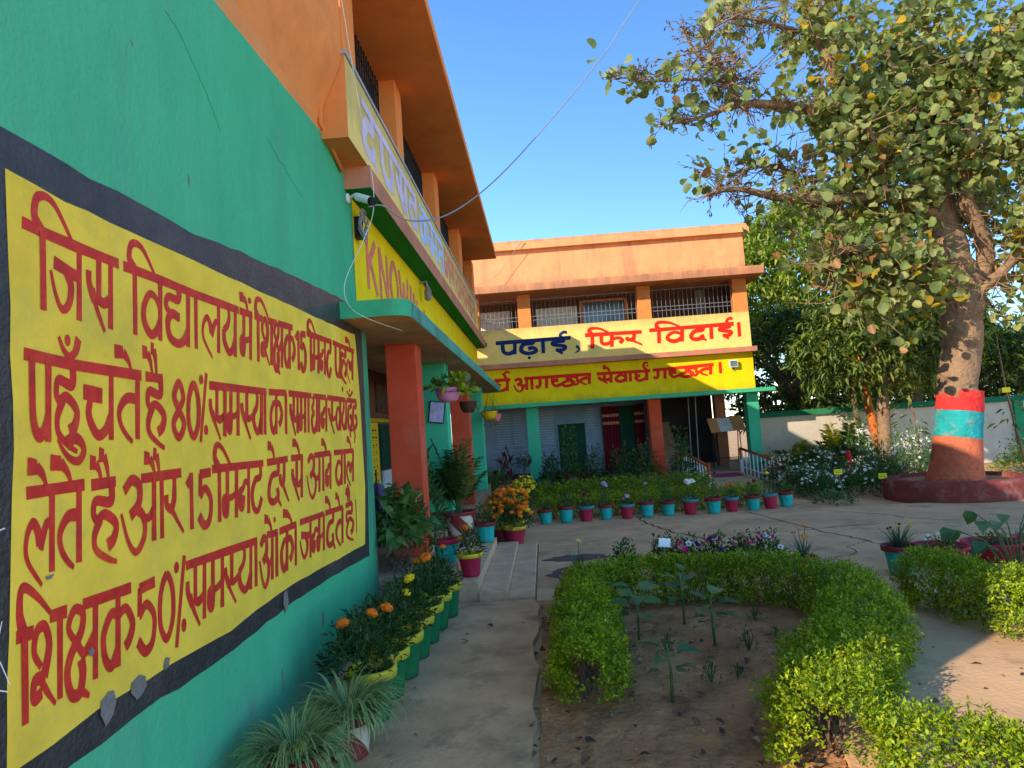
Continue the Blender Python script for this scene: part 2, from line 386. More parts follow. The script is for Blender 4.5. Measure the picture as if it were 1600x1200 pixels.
def blade_cloud(name, mats, base, n, length, width, spread, droop, parent, weights=None, seg=5, rad=.05, stripe=False):
    """arching strap leaves from a crown"""
    mb = MB()
    for i in range(n):
        a = random.uniform(0, 2 * math.pi); L = length * random.uniform(.6, 1.1); out = random.uniform(.08, 1) * spread
        dx, dy = math.cos(a), math.sin(a); w_ = width * random.uniform(.7, 1.2); q = rad * random.random() - L / seg * math.sin(out); h = -L / seg * math.cos(out)
        bend = 3 * droop * random.uniform(.5, 1.15); c = []
        for k in range(seg + 1):
            t = k / seg; th = out + bend * t * t
            h += L / seg * math.cos(th); q += L / seg * math.sin(th)
            c.append((base[0] + dx * q, base[1] + dy * q, max(base[2] + h, .01), w_ * (1 - t * .9) * (.6 + .8 * t if t < .4 else 1)))
        def strip(f0, f1, mi, dz):
            vs = []
            for (x, y, z, ww) in c:
                vs.append((x - dy * ww * f0, y + dx * ww * f0, z + dz)); vs.append((x - dy * ww * f1, y + dx * ww * f1, z + dz))
            mb.add(vs, [(2 * k, 2 * k + 1, 2 * k + 3, 2 * k + 2) for k in range(seg)], mi)
        if stripe:
            strip(-1, -.45, 1, 0); strip(-.45, .45, 0, -.0006); strip(.45, 1, 1, 0)
        else:
            strip(-1, 1, random.choices(range(len(mats)), weights or [1] * len(mats))[0], 0)
    return mb.build(name, mats, parent, smooth=True)

# --------------------------------------------------- hand-painted lettering
GL = {
'ja': [[(.88,1),(.88,0)],[(.13,.67),(.88,.58),1.3,1.1],[(.5,.6),(.63,.42),(.56,.18),(.36,.09),(.18,.26),(.04,.55),1.3,.45]],
'sa': [[(.88,1),(.88,0)],[(.45,1),(.45,.42)],[(.1,.74),(.12,.56),(.3,.33),1.0,1.1],[(.22,.5),(.36,.26),(.66,-.06),1.0,.5],[(.36,.42),(.6,.34),(.9,.43),1.1,1.1]],
'sh_': [[(.45,1),(.45,.42)],[(.08,.7),(.12,.54),(.3,.33),1.0,1.1],[(.22,.5),(.36,.26),(.72,-.08),1.0,.5],[(.36,.42),(.6,.36),(1.0,.46),1.1,.9]],
'va': [[(.88,1),(.88,0)],[(.88,.5),(.65,.68),(.36,.7),(.12,.48),(.14,.24),(.42,.07),(.68,.13),(.88,.3),.8,1.2]],
'dya': [[(.88,1),(.88,0)],[(.52,1),(.5,.78),(.14,.77),(.06,.62),(.2,.49),1.2,.8],[(.55,.47),(.26,.5),(.12,.34),(.2,.1),(.5,.02),(.72,.1),(.88,.28),1.1,1.1]],
'aa': [[(.5,1),(.58,0)]],
'la': [[(.88,1),(.88,0)],[(.88,.58),(.72,.6),(.6,.46),(.52,.3),.9,.9],[(.5,.36),(.44,.52),(.28,.64),(.1,.48),(.12,.22),(.56,-.12),1.2,.4]],
'ya': [[(.88,1),(.88,0)],[(.34,1),(.45,.84),(.38,.64),(.1,.48),.7,1.1],[(.1,.5),(.16,.25),(.45,.07),(.7,.14),(.88,.34),1.1,1.2]],
'ma': [[(.88,1),(.88,0)],[(.3,1),(.3,.35)],[(.3,.42),(.1,.4),(.1,.17),(.26,.12),(.32,.36),1.1,1.1],[(.3,.4),(.6,.42),(.88,.48),.9,.9]],
'sha': [[(.88,1),(.88,0)],[(.32,.52),(.12,.74),(.2,.97),(.42,.97),(.55,.72),(.40,.38),.7,1.2],[(.44,.38),(.14,.4),(.12,.2),(.34,.22),1.1,1.0],[(.32,.36),(.5,.18),(.74,-.02),.9,.45]],
'ksha': [[(.9,1),(.9,0)],[(.32,.55),(.08,.78),(.25,.98),(.5,.9),(.45,.68),(.15,.45),(.04,.22),(.16,-.03),(.4,-.06),(.5,.15),(.45,.34),.8,1.3],[(.38,-.02),(.7,-.16),1.0,.5],[(.3,.58),(.55,.4),(.9,.6),.9,1]],
'ka': [[(.5,1),(.5,0)],[(.5,.68),(.3,.74),(.08,.5),(.12,.2),(.3,.06),(.5,.24),.9,1.1],[(.5,.68),(.74,.74),(.95,.5),(.85,.3),(.72,.22),.9,1.2]],
'1': [[(.62,.98),(.72,0)],[(.62,.94),(.18,.76),.9,1.1]],
'5': [[(.9,.95),(.14,.93),1.2,1.2],[(.18,.94),(.16,.54)],[(.15,.53),(.5,.67),(.9,.45),(.82,.1),(.45,.01),(.08,.2),.9,1.2]],
'8': [[(.5,.5),(.84,.72),(.5,.97),(.16,.74),(.5,.5),(.9,.25),(.5,.02),(.1,.25),(.5,.5),1,1]],
'0': [[(.5,.98),(.14,.72),(.12,.28),(.5,.02),(.88,.28),(.86,.72),(.5,.98),1,1]],
'na': [[(.88,1),(.88,0)],[(.88,.6),(.56,.67),(.34,.5),.9,.9],[(.34,.52),(.12,.48),(.1,.22),(.34,.16),(.42,.4),1.1,1.1]],
'na_h': [[(1.0,.58),(.56,.67),(.34,.5),.9,.9],[(.34,.52),(.12,.48),(.1,.22),(.34,.16),(.42,.4),1.1,1.1]],
'ta_': [[(.8,1),(.78,.72),(.36,.66),(.1,.4),(.24,.08),(.6,.0),(.92,.25),1.1,1.0]],
'pa': [[(.88,1),(.88,0)],[(.12,1),(.18,.3),(.42,.08),(.7,.14),(.88,.3),1,1.2]],
'ha': [[(.75,1),(.72,.73),(.16,.77),(.06,.6),(.2,.48),1.2,.8],[(.18,.5),(.5,.56),(.92,.4),(.84,.2),(.6,.12),.9,1.3],[(.32,.52),(.1,.3),(.16,.1),(.6,-.06),(.95,-.14),1.1,.5]],
'cha': [[(.88,1),(.88,0)],[(.04,.66),(.6,.62),1.5,1.5],[(.26,.6),(.2,.34),(.45,.08),(.7,.14),(.88,.34),1,1.2]],
'ch_': [[(.04,.66),(.6,.62),1.4,1.4],[(.26,.6),(.2,.34),(.45,.12),(.7,.2),(1.0,.36),1,1]],
'chha': [[(.98,.66),(.66,.86),(.36,.72),(.62,.54),(.3,.46),(.08,.26),(.3,.02),(.62,.1),(.72,.34),(.56,.44),.9,1.1],[(.62,.12),(.9,.1),(1.0,.4),(.84,.5),.9,.9],[(.8,1),(.8,.72)]],
'ta': [[(.88,1),(.88,0)],[(.88,.62),(.42,.62),(.12,.44),(.16,.24),(.4,.07),(.66,-.04),1.2,.5]],
'dha': [[(.88,1),(.88,0)],[(.2,.98),(.38,.84),(.14,.66),(.46,.52),.8,1],[(.42,.54),(.1,.38),(.2,.1),(.46,.03),(.7,.12),(.88,.3),1,1.2]],
'dha_': [[(.75,1),(.7,.79),(.24,.76),(.1,.5),(.12,.22),(.46,.03),(.9,.18),(.76,.44),(.46,.4),1.1,1.1]],
'a': [[(.92,1),(.92,0)],[(.1,.84),(.3,.99),(.5,.88),(.48,.62),(.26,.46),1.1,1.2],[(.42,.56),(.62,.4),(.64,.12),(.42,-.09),(.2,.1),(.02,.52),1.2,.45],[(.58,.4),(.78,.38),(.92,.5),1.0,1.0]],
'ra': [[(.5,1),(.5,.62),(.4,.46),1,1.2],[(.1,.68),(.14,.5),(.4,.42),1,1.1],[(.3,.48),(.6,.26),(.98,0),.9,.45]],
'da': [[(.75,1),(.72,.73),(.32,.68),(.1,.42),(.15,.16),(.44,.08),(.74,.18),(.68,.38),1.1,1.1],[(.68,.16),(.98,-.06),.9,.5]],
'ii': [[(.75,1),(.72,.8),(.22,.78),(.12,.62),(.45,.52),(.85,.42),(.74,.2),(.3,.2),1,1],[(.36,.22),(.72,-.08),1,.6],[(.7,1),(.56,1.24),(.76,1.42),(.96,1.36),.8,.8]],
'pha': [[(.52,1),(.52,0)],[(.08,1),(.1,.4),(.3,.26),(.52,.42),1,1],[(.52,.58),(.8,.66),(.95,.46),(.85,.25),.9,1.1]],
'tha': [[(.88,1),(.88,0)],[(.28,.92),(.1,.86),(.14,.64),(.42,.54),.9,.9],[(.38,.56),(.1,.36),(.3,.05),(.6,.1),(.88,.3),1,1]],
'ga': [[(.88,1),(.88,0)],[(.36,1),(.36,.34),(.2,.15),(.04,.32),1,1]],
}
def catmull(p, n=8):
    p = np.asarray(p, float)
    if len(p) == 2: return np.linspace(p[0], p[1], 3)
    q = np.vstack([2 * p[0] - p[1], p, 2 * p[-1] - p[-2]]) if np.linalg.norm(p[0] - p[-1]) > 1e-6 else np.vstack([p[-2], p, p[1]])
    out = []
    for i in range(1, len(q) - 2):
        for t in np.linspace(0, 1, n, endpoint=False):
            a, b, c, d = q[i - 1], q[i], q[i + 1], q[i + 2]
            out.append(.5 * (2 * b + (c - a) * t + (2 * a - 5 * b + 4 * c - d) * t * t + (3 * b - a - 3 * c + d) * t ** 3))
    out.append(p[-1]); return np.array(out)
_lift = [0]
def stroke(mb, pts, w0, w1, brush, fn, d0=.0022, n=8, lip=0):
    """pts in wall (u,v); brush(u) -> (half width along u, half width along v)"""
    wu, wv = brush(float(np.mean([q[0] for q in pts])))
    S = np.array([wu, wv]); p = catmull(pts, n) / S
    t = np.gradient(p, axis=0); t = unit(t); nn = np.stack([-t[:, 1], t[:, 0]], 1)
    k = np.linspace(0, 1, len(p))[:, None]; ww = (w0 + (w1 - w0) * k) * (1 + .05 * np.sin(k * 9 + p[0, 0]))
    a = (p + nn * ww) * S; b = (p - nn * ww) * S
    _lift[0] = (_lift[0] + 1) % 14
    d = d0 + _lift[0] * .00022
    vs = []
    for i in range(len(p)): vs.append(fn(a[i, 0], a[i, 1], d + i * 1.2e-5)); vs.append(fn(b[i, 0], b[i, 1], d + i * 1.2e-5 + 4e-6))
    mb.add(vs, [(2 * i, 2 * i + 1, 2 * i + 3, 2 * i + 2) for i in range(len(p) - 1)], 0)
def glyphs(mb, line, brush, fn, keep=None):
    for g in line['g']:
        n, c = g[0], np.array(g[1:]).reshape(4, 2)
        if keep and not keep(c[:, 0].mean()): continue
        for st in GL[n]:
            w0 = w1 = 1.0
            if not isinstance(st[-1], tuple): w0, w1 = st[-2], st[-1]; st = st[:-2]
            pts = [(c[0] * (1 - u) + c[1] * u) * v + (c[2] * (1 - u) + c[3] * u) * (1 - v) for u, v in st]
            stroke(mb, pts, w0, w1, brush, fn)
    for kind, pts, w0, w1 in line['s']:
        if keep and not keep(np.mean([q[0] for q in pts])): continue
        if kind == 'e': stroke(mb, pts[:2], 1.5, 1.3, brush, fn); stroke(mb, pts[1:], 1.1, .45, brush, fn)
        elif kind == 'H':
            for a, b in zip(pts[:-1], pts[1:]): stroke(mb, [a, b], 1.0, 1.0, lambda u: (.02, brush(u)[1] * 1.1), fn)
        else: stroke(mb, pts, w0, w1, brush, fn)
    for u, v, ru, rv in line['d']:
        if keep and not keep(u): continue
        _lift[0] = (_lift[0] + 1) % 14
        mb.add([fn(u + ru * math.cos(a * math.pi / 8), v + rv * math.sin(a * math.pi / 8), .0022 + _lift[0] * .00022) for a in range(16)], [tuple(range(16))], 0)
TEXT = json.loads('''[{"pl":"A","g":[["ja",2.128,2.449,2.294,2.444,2.121,2.188,2.285,2.182],["sa",2.307,2.444,2.466,2.442,2.298,2.181,2.455,2.178],["va",2.642,2.442,2.797,2.442,2.629,2.177,2.782,2.178],["dya",2.809,2.442,3.032,2.439,2.794,2.178,3.014,2.178],["aa",3.043,2.438,3.108,2.438,3.026,2.178,3.09,2.179],["la",3.126,2.438,3.325,2.44,3.108,2.18,3.305,2.184],["ya",3.339,2.44,3.505,2.442,3.318,2.184,3.482,2.183],["ma",3.543,2.442,3.692,2.444,3.52,2.184,3.667,2.186],["sha",3.808,2.447,3.989,2.452,3.782,2.186,3.96,2.184],["ksha",3.999,2.453,4.146,2.459,3.97,2.184,4.115,2.183],["ka",4.162,2.459,4.356,2.466,4.13,2.184,4.322,2.191],["1",4.344,2.466,4.456,2.466,4.31,2.191,4.421,2.195],["5",4.45,2.466,4.56,2.466,4.415,2.195,4.525,2.199],["ma",4.683,2.468,4.841,2.471,4.647,2.204,4.803,2.204],["na",4.848,2.471,4.987,2.474,4.81,2.204,4.947,2.205],["ta_",5.008,2.474,5.126,2.476,4.967,2.204,5.083,2.204],["pa",5.206,2.475,5.371,2.474,5.163,2.203,5.325,2.203],["ha",5.364,2.474,5.535,2.473,5.319,2.203,5.489,2.21],["la",5.527,2.473,5.724,2.472,5.482,2.21,5.678,2.218]],"s":[["H",[[2.011,2.456],[2.108,2.449],[2.271,2.444],[2.497,2.442]],1.0,1.0],["H",[[2.525,2.441],[2.775,2.442],[3.087,2.438],[3.524,2.442]],1.0,1.0],["H",[[3.535,2.442],[3.696,2.444]],1.0,1.0],["H",[[3.725,2.445],[3.835,2.447]],1.0,1.0],["H",[[3.918,2.449],[4.044,2.455]],1.0,1.0],["H",[[4.074,2.456],[4.31,2.466]],1.0,1.0],["H",[[4.573,2.466],[5.126,2.476]],1.0,1.0],["H",[[5.158,2.476],[5.744,2.471]],1.0,1.0],["s",[[2.097,2.45],[2.095,2.19]],1,1],["s",[[2.097,2.45],[2.065,2.495],[2.083,2.563],[2.153,2.562],[2.248,2.445]],1.35,0.5],["s",[[2.599,2.442],[2.591,2.178]],1,1],["s",[[2.599,2.442],[2.565,2.484],[2.585,2.545],[2.656,2.544],[2.751,2.442]],1.35,0.5],["s",[[3.773,2.446],[3.754,2.187]],1,1],["s",[[3.773,2.446],[3.745,2.491],[3.767,2.547],[3.841,2.545],[3.933,2.45]],1.35,0.5],["s",[[4.658,2.468],[4.631,2.203]],1,1],["s",[[4.658,2.468],[4.602,2.508],[4.629,2.561],[4.689,2.557],[4.771,2.47]],1.35,0.5],["e",[[3.542,2.52],[3.594,2.526],[3.622,2.496],[3.639,2.451]],1,1],["e",[[5.501,2.544],[5.571,2.55],[5.61,2.528],[5.632,2.494]],1,1]],"d":[[3.666,2.521,0.02,0.018]]},{"pl":"A","g":[["pa",2.029,2.037,2.123,2.032,2.022,1.764,2.115,1.764],["ha",2.143,2.03,2.256,2.025,2.135,1.764,2.247,1.764],["cha",2.273,2.024,2.455,2.021,2.263,1.764,2.444,1.765],["ta",2.464,2.021,2.614,2.018,2.453,1.765,2.602,1.765],["ha",2.656,2.018,2.792,2.016,2.643,1.764,2.778,1.761],["8",2.844,2.016,2.954,2.016,2.829,1.761,2.938,1.763],["0",2.969,2.016,3.081,2.015,2.953,1.763,3.064,1.764],["sa",3.166,2.015,3.353,2.016,3.147,1.765,3.332,1.767],["ma",3.356,2.016,3.498,2.017,3.335,1.767,3.476,1.769],["sh_",3.508,2.017,3.68,2.019,3.486,1.769,3.656,1.771],["ya",3.66,2.018,3.791,2.019,3.636,1.771,3.766,1.772],["aa",3.796,2.019,3.854,2.02,3.771,1.772,3.828,1.772],["ka",3.899,2.022,4.087,2.027,3.872,1.772,4.058,1.773],["aa",4.107,2.028,4.181,2.029,4.078,1.773,4.151,1.774],["sa",4.207,2.029,4.366,2.031,4.176,1.774,4.334,1.778],["ma",4.371,2.031,4.503,2.032,4.339,1.778,4.469,1.779],["aa",4.521,2.032,4.585,2.033,4.488,1.779,4.55,1.78],["dha",4.61,2.033,4.744,2.034,4.576,1.78,4.707,1.781],["aa",4.744,2.034,4.806,2.035,4.707,1.781,4.769,1.782],["na",4.82,2.035,4.951,2.036,4.783,1.782,4.913,1.784],["sh_",4.978,2.037,5.185,2.037,4.939,1.785,5.144,1.788],["va",5.168,2.037,5.293,2.038,5.128,1.788,5.251,1.791],["ya",5.315,2.038,5.459,2.039,5.273,1.791,5.417,1.796],["dha_",5.484,2.039,5.619,2.04,5.442,1.797,5.575,1.801],["dha_",5.626,2.04,5.768,2.041,5.583,1.801,5.724,1.805]],"s":[["H",[[2.009,2.039],[2.231,2.025],[2.621,2.018]],1.0,1.0],["H",[[2.651,2.018],[2.773,2.016]],1.0,1.0],["H",[[3.172,2.015],[3.845,2.02]],1.0,1.0],["H",[[3.882,2.021],[4.149,2.029]],1.0,1.0],["H",[[4.192,2.029],[4.61,2.033]],1.0,1.0],["H",[[4.65,2.033],[4.921,2.036]],1.0,1.0],["H",[[4.958,2.036],[5.423,2.038]],1.0,1.0],["H",[[5.459,2.039],[5.744,2.041]],1.0,1.0],["e",[[2.455,2.098],[2.509,2.1],[2.541,2.068],[2.562,2.021]],1,1],["e",[[2.634,2.116],[2.669,2.116],[2.688,2.081],[2.699,2.032]],1,1],["e",[[2.693,2.138],[2.714,2.135],[2.724,2.092],[2.729,2.032]],1,1],["s",[[2.162,2.113],[2.183,2.072],[2.213,2.052],[2.242,2.073],[2.258,2.119]],0.45,1.1],["s",[[2.188,1.757],[2.223,1.774],[2.257,1.762],[2.272,1.729],[2.245,1.697],[2.205,1.705],[2.17,1.736],[2.147,1.773]],1.3,0.4],["s",[[3.148,2.072],[3.071,1.743]],0.75,0.6],["s",[[5.481,2.115],[5.548,2.076],[5.641,2.118]],0.5,0.7],["s",[[5.514,1.73],[5.524,1.783],[5.62,1.793],[5.65,1.75],[5.619,1.686]],0.6,0.5]],"d":[[2.203,2.106,0.013,0.02],[3.095,2.037,0.018,0.023],[3.128,1.8,0.021,0.025],[5.359,2.123,0.024,0.022],[5.557,2.124,0.019,0.014]]},{"pl":"A","g":[["la",1.996,1.609,2.134,1.612,1.99,1.348,2.126,1.353],["ta",2.139,1.612,2.258,1.614,2.132,1.353,2.249,1.358],["ha",2.308,1.61,2.453,1.612,2.299,1.357,2.442,1.357],["a",2.467,1.612,2.706,1.611,2.456,1.357,2.692,1.357],["aa",2.71,1.611,2.776,1.612,2.696,1.357,2.761,1.356],["ra",2.762,1.612,2.917,1.614,2.747,1.356,2.901,1.358],["1",2.928,1.614,3.008,1.614,2.911,1.358,2.991,1.359],["5",3.036,1.614,3.17,1.613,3.018,1.359,3.151,1.358],["ma",3.273,1.613,3.447,1.612,3.252,1.357,3.424,1.354],["na",3.454,1.612,3.588,1.611,3.432,1.354,3.564,1.358],["ta_",3.6,1.611,3.754,1.611,3.576,1.358,3.729,1.361],["da",3.821,1.612,4.03,1.617,3.794,1.361,4.001,1.361],["ra",3.99,1.616,4.148,1.619,3.961,1.361,4.117,1.361],["sa",4.185,1.62,4.394,1.62,4.154,1.361,4.361,1.362],["a",4.46,1.621,4.746,1.623,4.426,1.362,4.708,1.363],["aa",4.767,1.623,4.837,1.623,4.729,1.363,4.798,1.363],["na",4.859,1.624,4.985,1.624,4.82,1.364,4.944,1.364],["va",5.086,1.624,5.274,1.624,5.044,1.366,5.231,1.369],["aa",5.282,1.624,5.369,1.624,5.239,1.369,5.325,1.37],["la",5.369,1.624,5.589,1.623,5.325,1.37,5.543,1.373]],"s":[["H",[[2.009,1.609],[2.273,1.614]],1.0,1.0],["H",[[2.307,1.609],[2.443,1.612]],1.0,1.0],["H",[[2.6,1.61],[2.896,1.614]],1.0,1.0],["H",[[3.17,1.613],[3.763,1.611]],1.0,1.0],["H",[[3.812,1.612],[4.127,1.619]],1.0,1.0],["H",[[4.185,1.62],[4.394,1.62]],1.0,1.0],["H",[[4.612,1.622],[4.97,1.624]],1.0,1.0],["H",[[5.054,1.624],[5.579,1.623]],1.0,1.0],["s",[[3.24,1.613],[3.226,1.356]],1,1],["s",[[3.24,1.613],[3.2,1.668],[3.222,1.725],[3.284,1.706],[3.368,1.613]],1.35,0.5],["e",[[2.015,1.691],[2.053,1.686],[2.077,1.661],[2.092,1.627]],1,1],["e",[[2.112,1.698],[2.158,1.693],[2.186,1.665],[2.204,1.629]],1,1],["e",[[2.303,1.689],[2.334,1.684],[2.351,1.656],[2.362,1.619]],1,1],["e",[[2.352,1.714],[2.379,1.709],[2.394,1.669],[2.403,1.615]],1,1],["e",[[2.624,1.691],[2.662,1.686],[2.683,1.655],[2.697,1.613]],1,1],["e",[[2.686,1.705],[2.708,1.7],[2.72,1.662],[2.727,1.611]],1,1],["e",[[3.831,1.709],[3.881,1.703],[3.907,1.667],[3.923,1.617]],1,1],["e",[[4.219,1.718],[4.279,1.713],[4.312,1.678],[4.331,1.631]],1,1],["e",[[4.773,1.713],[4.829,1.707],[4.858,1.671],[4.873,1.623]],1,1],["e",[[5.404,1.722],[5.466,1.716],[5.497,1.678],[5.514,1.625]],1,1]],"d":[]},{"pl":"A","g":[["sha",2.013,1.189,2.159,1.214,2.007,0.938,2.151,0.952],["ksha",2.167,1.213,2.329,1.213,2.159,0.952,2.319,0.95],["ka",2.34,1.213,2.533,1.21,2.33,0.95,2.521,0.947],["5",2.549,1.21,2.682,1.21,2.536,0.947,2.667,0.947],["0",2.697,1.21,2.818,1.21,2.683,0.947,2.802,0.946],["sa",2.902,1.211,3.091,1.209,2.885,0.946,3.072,0.947],["ma",3.097,1.209,3.26,1.206,3.078,0.947,3.239,0.956],["sh_",3.253,1.206,3.44,1.203,3.233,0.956,3.419,0.961],["ya",3.404,1.204,3.581,1.201,3.383,0.96,3.558,0.964],["aa",3.593,1.2,3.65,1.201,3.57,0.964,3.626,0.962],["a",3.666,1.202,3.859,1.205,3.642,0.961,3.832,0.954],["aa",3.878,1.204,3.934,1.202,3.85,0.954,3.906,0.955],["ka",3.963,1.203,4.168,1.207,3.935,0.955,4.137,0.958],["aa",4.184,1.207,4.238,1.208,4.153,0.958,4.207,0.957],["ja",4.278,1.208,4.509,1.207,4.246,0.957,4.475,0.957],["na_h",4.503,1.207,4.645,1.206,4.469,0.957,4.609,0.958],["ma",4.605,1.206,4.775,1.205,4.57,0.958,4.737,0.956],["da",4.81,1.204,5.018,1.201,4.772,0.954,4.976,0.94],["ta",5.018,1.201,5.219,1.198,4.976,0.94,5.173,0.932],["ha",5.296,1.201,5.512,1.207,5.25,0.936,5.465,0.948]],"s":[["H",[[1.96,1.192],[2.028,1.189]],1.0,1.0],["H",[[2.097,1.215],[2.173,1.213]],1.0,1.0],["H",[[2.249,1.214],[2.516,1.209]],1.0,1.0],["H",[[2.907,1.211],[2.966,1.211],[3.637,1.2]],1.0,1.0],["H",[[3.77,1.209],[3.92,1.202]],1.0,1.0],["H",[[3.948,1.202],[4.222,1.208]],1.0,1.0],["H",[[4.283,1.208],[4.747,1.205]],1.0,1.0],["H",[[4.789,1.205],[5.202,1.198]],1.0,1.0],["H",[[5.287,1.2],[5.456,1.206]],1.0,1.0],["s",[[1.99,1.19],[1.988,0.933]],1,1],["s",[[1.99,1.19],[1.975,1.257],[1.987,1.328],[2.04,1.296],[2.111,1.215]],1.35,0.5],["e",[[3.745,1.302],[3.796,1.291],[3.825,1.255],[3.841,1.209]],1,1],["e",[[4.013,1.3],[4.088,1.287],[4.13,1.252],[4.157,1.208]],1,1],["e",[[4.796,1.301],[4.859,1.29],[4.892,1.25],[4.911,1.198]],1,1],["e",[[5.034,1.304],[5.088,1.294],[5.114,1.251],[5.128,1.196]],1,1],["e",[[5.298,1.312],[5.331,1.304],[5.346,1.268],[5.351,1.22]],1,1],["e",[[5.337,1.338],[5.375,1.329],[5.391,1.282],[5.396,1.22]],1,1],["s",[[2.895,1.258],[2.811,0.895]],0.8,0.7],["s",[[5.572,1.222],[5.554,0.952]],0.55,0.5]],"d":[[3.886,1.279,0.017,0.018],[2.833,1.219,0.02,0.024],[2.876,0.968,0.02,0.029]]},{"pl":"B","g":[["pa",-0.981,4.059,-0.541,4.061,-1.002,3.737,-0.564,3.722],["dha_",-0.464,4.061,0.026,4.063,-0.487,3.72,0.001,3.703],["aa",0.026,4.063,0.284,4.064,0.001,3.703,0.258,3.694],["ii",0.361,4.064,0.824,4.066,0.335,3.691,0.795,3.676],["pha",1.672,4.095,2.309,4.087,1.644,3.731,2.282,3.734],["ra",2.36,4.087,2.818,4.084,2.333,3.734,2.791,3.736],["va",3.43,4.105,3.922,4.109,3.4,3.742,3.891,3.746],["da",4.064,4.11,4.519,4.113,4.033,3.748,4.487,3.752],["aa",4.504,4.113,4.746,4.115,4.472,3.752,4.714,3.754],["ii",4.806,4.115,5.21,4.118,4.775,3.754,5.178,3.758]],"s":[["H",[[-1.579,4.022],[-1.345,4.04]],1.0,1.0],["H",[[-1.11,4.059],[0.901,4.066]],1.0,1.0],["H",[[1.288,4.1],[2.793,4.081]],1.0,1.0],["H",[[2.998,4.102],[5.225,4.118]],1.0,1.0],["s",[[1.482,4.097],[1.459,3.729]],1,1],["s",[[1.482,4.097],[1.411,4.193],[1.464,4.264],[1.696,4.245],[1.978,4.091]],1.35,0.5],["s",[[3.252,4.104],[3.227,3.74]],1,1],["s",[[3.252,4.104],[3.196,4.21],[3.256,4.296],[3.545,4.269],[3.886,4.109]],1.35,0.5],["e",[[-1.74,4.191],[-1.603,4.174],[-1.525,4.106],[-1.476,4.018]],1,1],["s",[[1.086,3.794],[1.096,3.716],[0.998,3.645]],0.8,0.3],["s",[[5.353,4.148],[5.344,3.764]],1,0.9]],"d":[[-0.237,3.606,0.044,0.041],[1.062,3.811,0.044,0.045],[-1.444,4.109,0.034,0.035]]},{"pl":"B","g":[["tha",-1.192,3.057,-0.815,3.061,-1.211,2.764,-0.836,2.753],["a",-0.702,3.061,-0.311,3.056,-0.723,2.75,-0.333,2.743],["aa",-0.306,3.056,-0.121,3.056,-0.328,2.743,-0.143,2.749],["ga",-0.111,3.056,0.228,3.055,-0.132,2.749,0.207,2.76],["ch_",0.279,3.055,0.648,3.054,0.258,2.762,0.627,2.774],["chha",0.556,3.054,1.046,3.053,0.535,2.771,1.027,2.787],["ta",1.067,3.053,1.363,3.053,1.047,2.788,1.343,2.791],["sa",1.54,3.041,1.948,3.039,1.521,2.788,1.928,2.783],["va",1.998,3.038,2.328,3.036,1.979,2.783,2.308,2.782],["aa",2.318,3.036,2.491,3.035,2.298,2.782,2.471,2.781],["tha",2.521,3.035,2.886,3.033,2.501,2.781,2.866,2.781],["ga",3.013,3.039,3.368,3.048,2.992,2.782,3.346,2.786],["ch_",3.403,3.048,3.773,3.057,3.382,2.787,3.751,2.796],["chha",3.697,3.055,4.192,3.066,3.675,2.794,4.169,2.807],["ta",4.227,3.067,4.57,3.075,4.205,2.807,4.547,2.816]],"s":[["H",[[-1.213,3.057],[-0.779,3.062]],1.0,1.0],["H",[[-0.419,3.057],[1.373,3.052]],1.0,1.0],["H",[[1.515,3.042],[2.937,3.032]],1.0,1.0],["H",[[2.998,3.039],[4.605,3.076]],1.0,1.0],["e",[[1.691,3.213],[1.792,3.198],[1.847,3.126],[1.881,3.031]],1,1],["s",[[-0.866,3.067],[-0.935,3.191],[-0.868,3.274],[-0.788,3.232]],0.9,0.6],["s",[[2.861,3.038],[2.769,3.157],[2.818,3.256],[2.893,3.24]],0.9,0.6],["s",[[4.775,3.13],[4.769,2.825]],1,0.9]],"d":[[-0.975,3.219,0.028,0.028],[2.871,3.165,0.031,0.031]]}]''')

# ================================================================== SETTING
g = MB(); g.box(-60, 90, -30, 140, -.5, 0)
m_ground = M('sandy_ground', (.58, .325, .145), var=.2, scale=1.3, bump=.7, bscale=14, stain=(.12, .085, .055), stain_amt=.55, stain_scale=.9, dist=.02)
tag(g.build('ground', m_ground), kind='structure')
def sheet(name, poly, z, mat, holes=None):
    mb = MB(); mb.add([(x, y, z) for x, y in poly], [tuple(range(len(poly)))])
    return tag(mb.build(name, mat), kind='structure')
m_yard = M('yard_concrete', (.61, .35, .17), var=.2, scale=1.1, bump=.7, bscale=30, stain=(.19, .13, .075), stain_amt=.75, stain_scale=1.7, dist=.008)
m_path = M('path_concrete', (.61, .34, .16), var=.25, scale=2.2, bump=.8, bscale=36, stain=(.10, .075, .055), stain_amt=.75, stain_scale=2.6, dist=.008)
m_bed = M('garden_soil', (.45, .205, .08), var=.35, scale=3, bump=1, bscale=22, stain=(.055, .038, .026), stain_amt=.8, stain_scale=3.5, dist=.03)
m_crack = M('dark_crack', (.035, .028, .02), var=.3, scale=10)
m_damp = M('damp_concrete', (.075, .07, .066), var=.25, scale=5, rough=.55, bump=.4)
yd = MB()
yd.prism([(-.18, 6.73), (2.05, 6.66), (2.12, 6.1), (2.32, 5.6), (2.2, 5.1), (1.95, 4.6), (1.66, 4.15), (1.4, 3.75), (1.26, 3.0), (1.3, 1.2), (14, 1.2), (14, 10.7), (9.0, 11.2), (6.2, 11.75), (4.86, 11.9), (4.78, 15.7), (4.9, 17.74), (3.5, 17.74), (3.95, 13.2), (4.15, 12.5), (-.25, 12.4), (-.4, 12.7), (-.3, 17.74), (-1.34, 17.74), (-1.34, 9.97), (-.18, 9.97)],
         lambda u, v, d: (u, v, d), .03, -.1)
tag(yd.build('concrete_yard', m_yard), kind='structure')
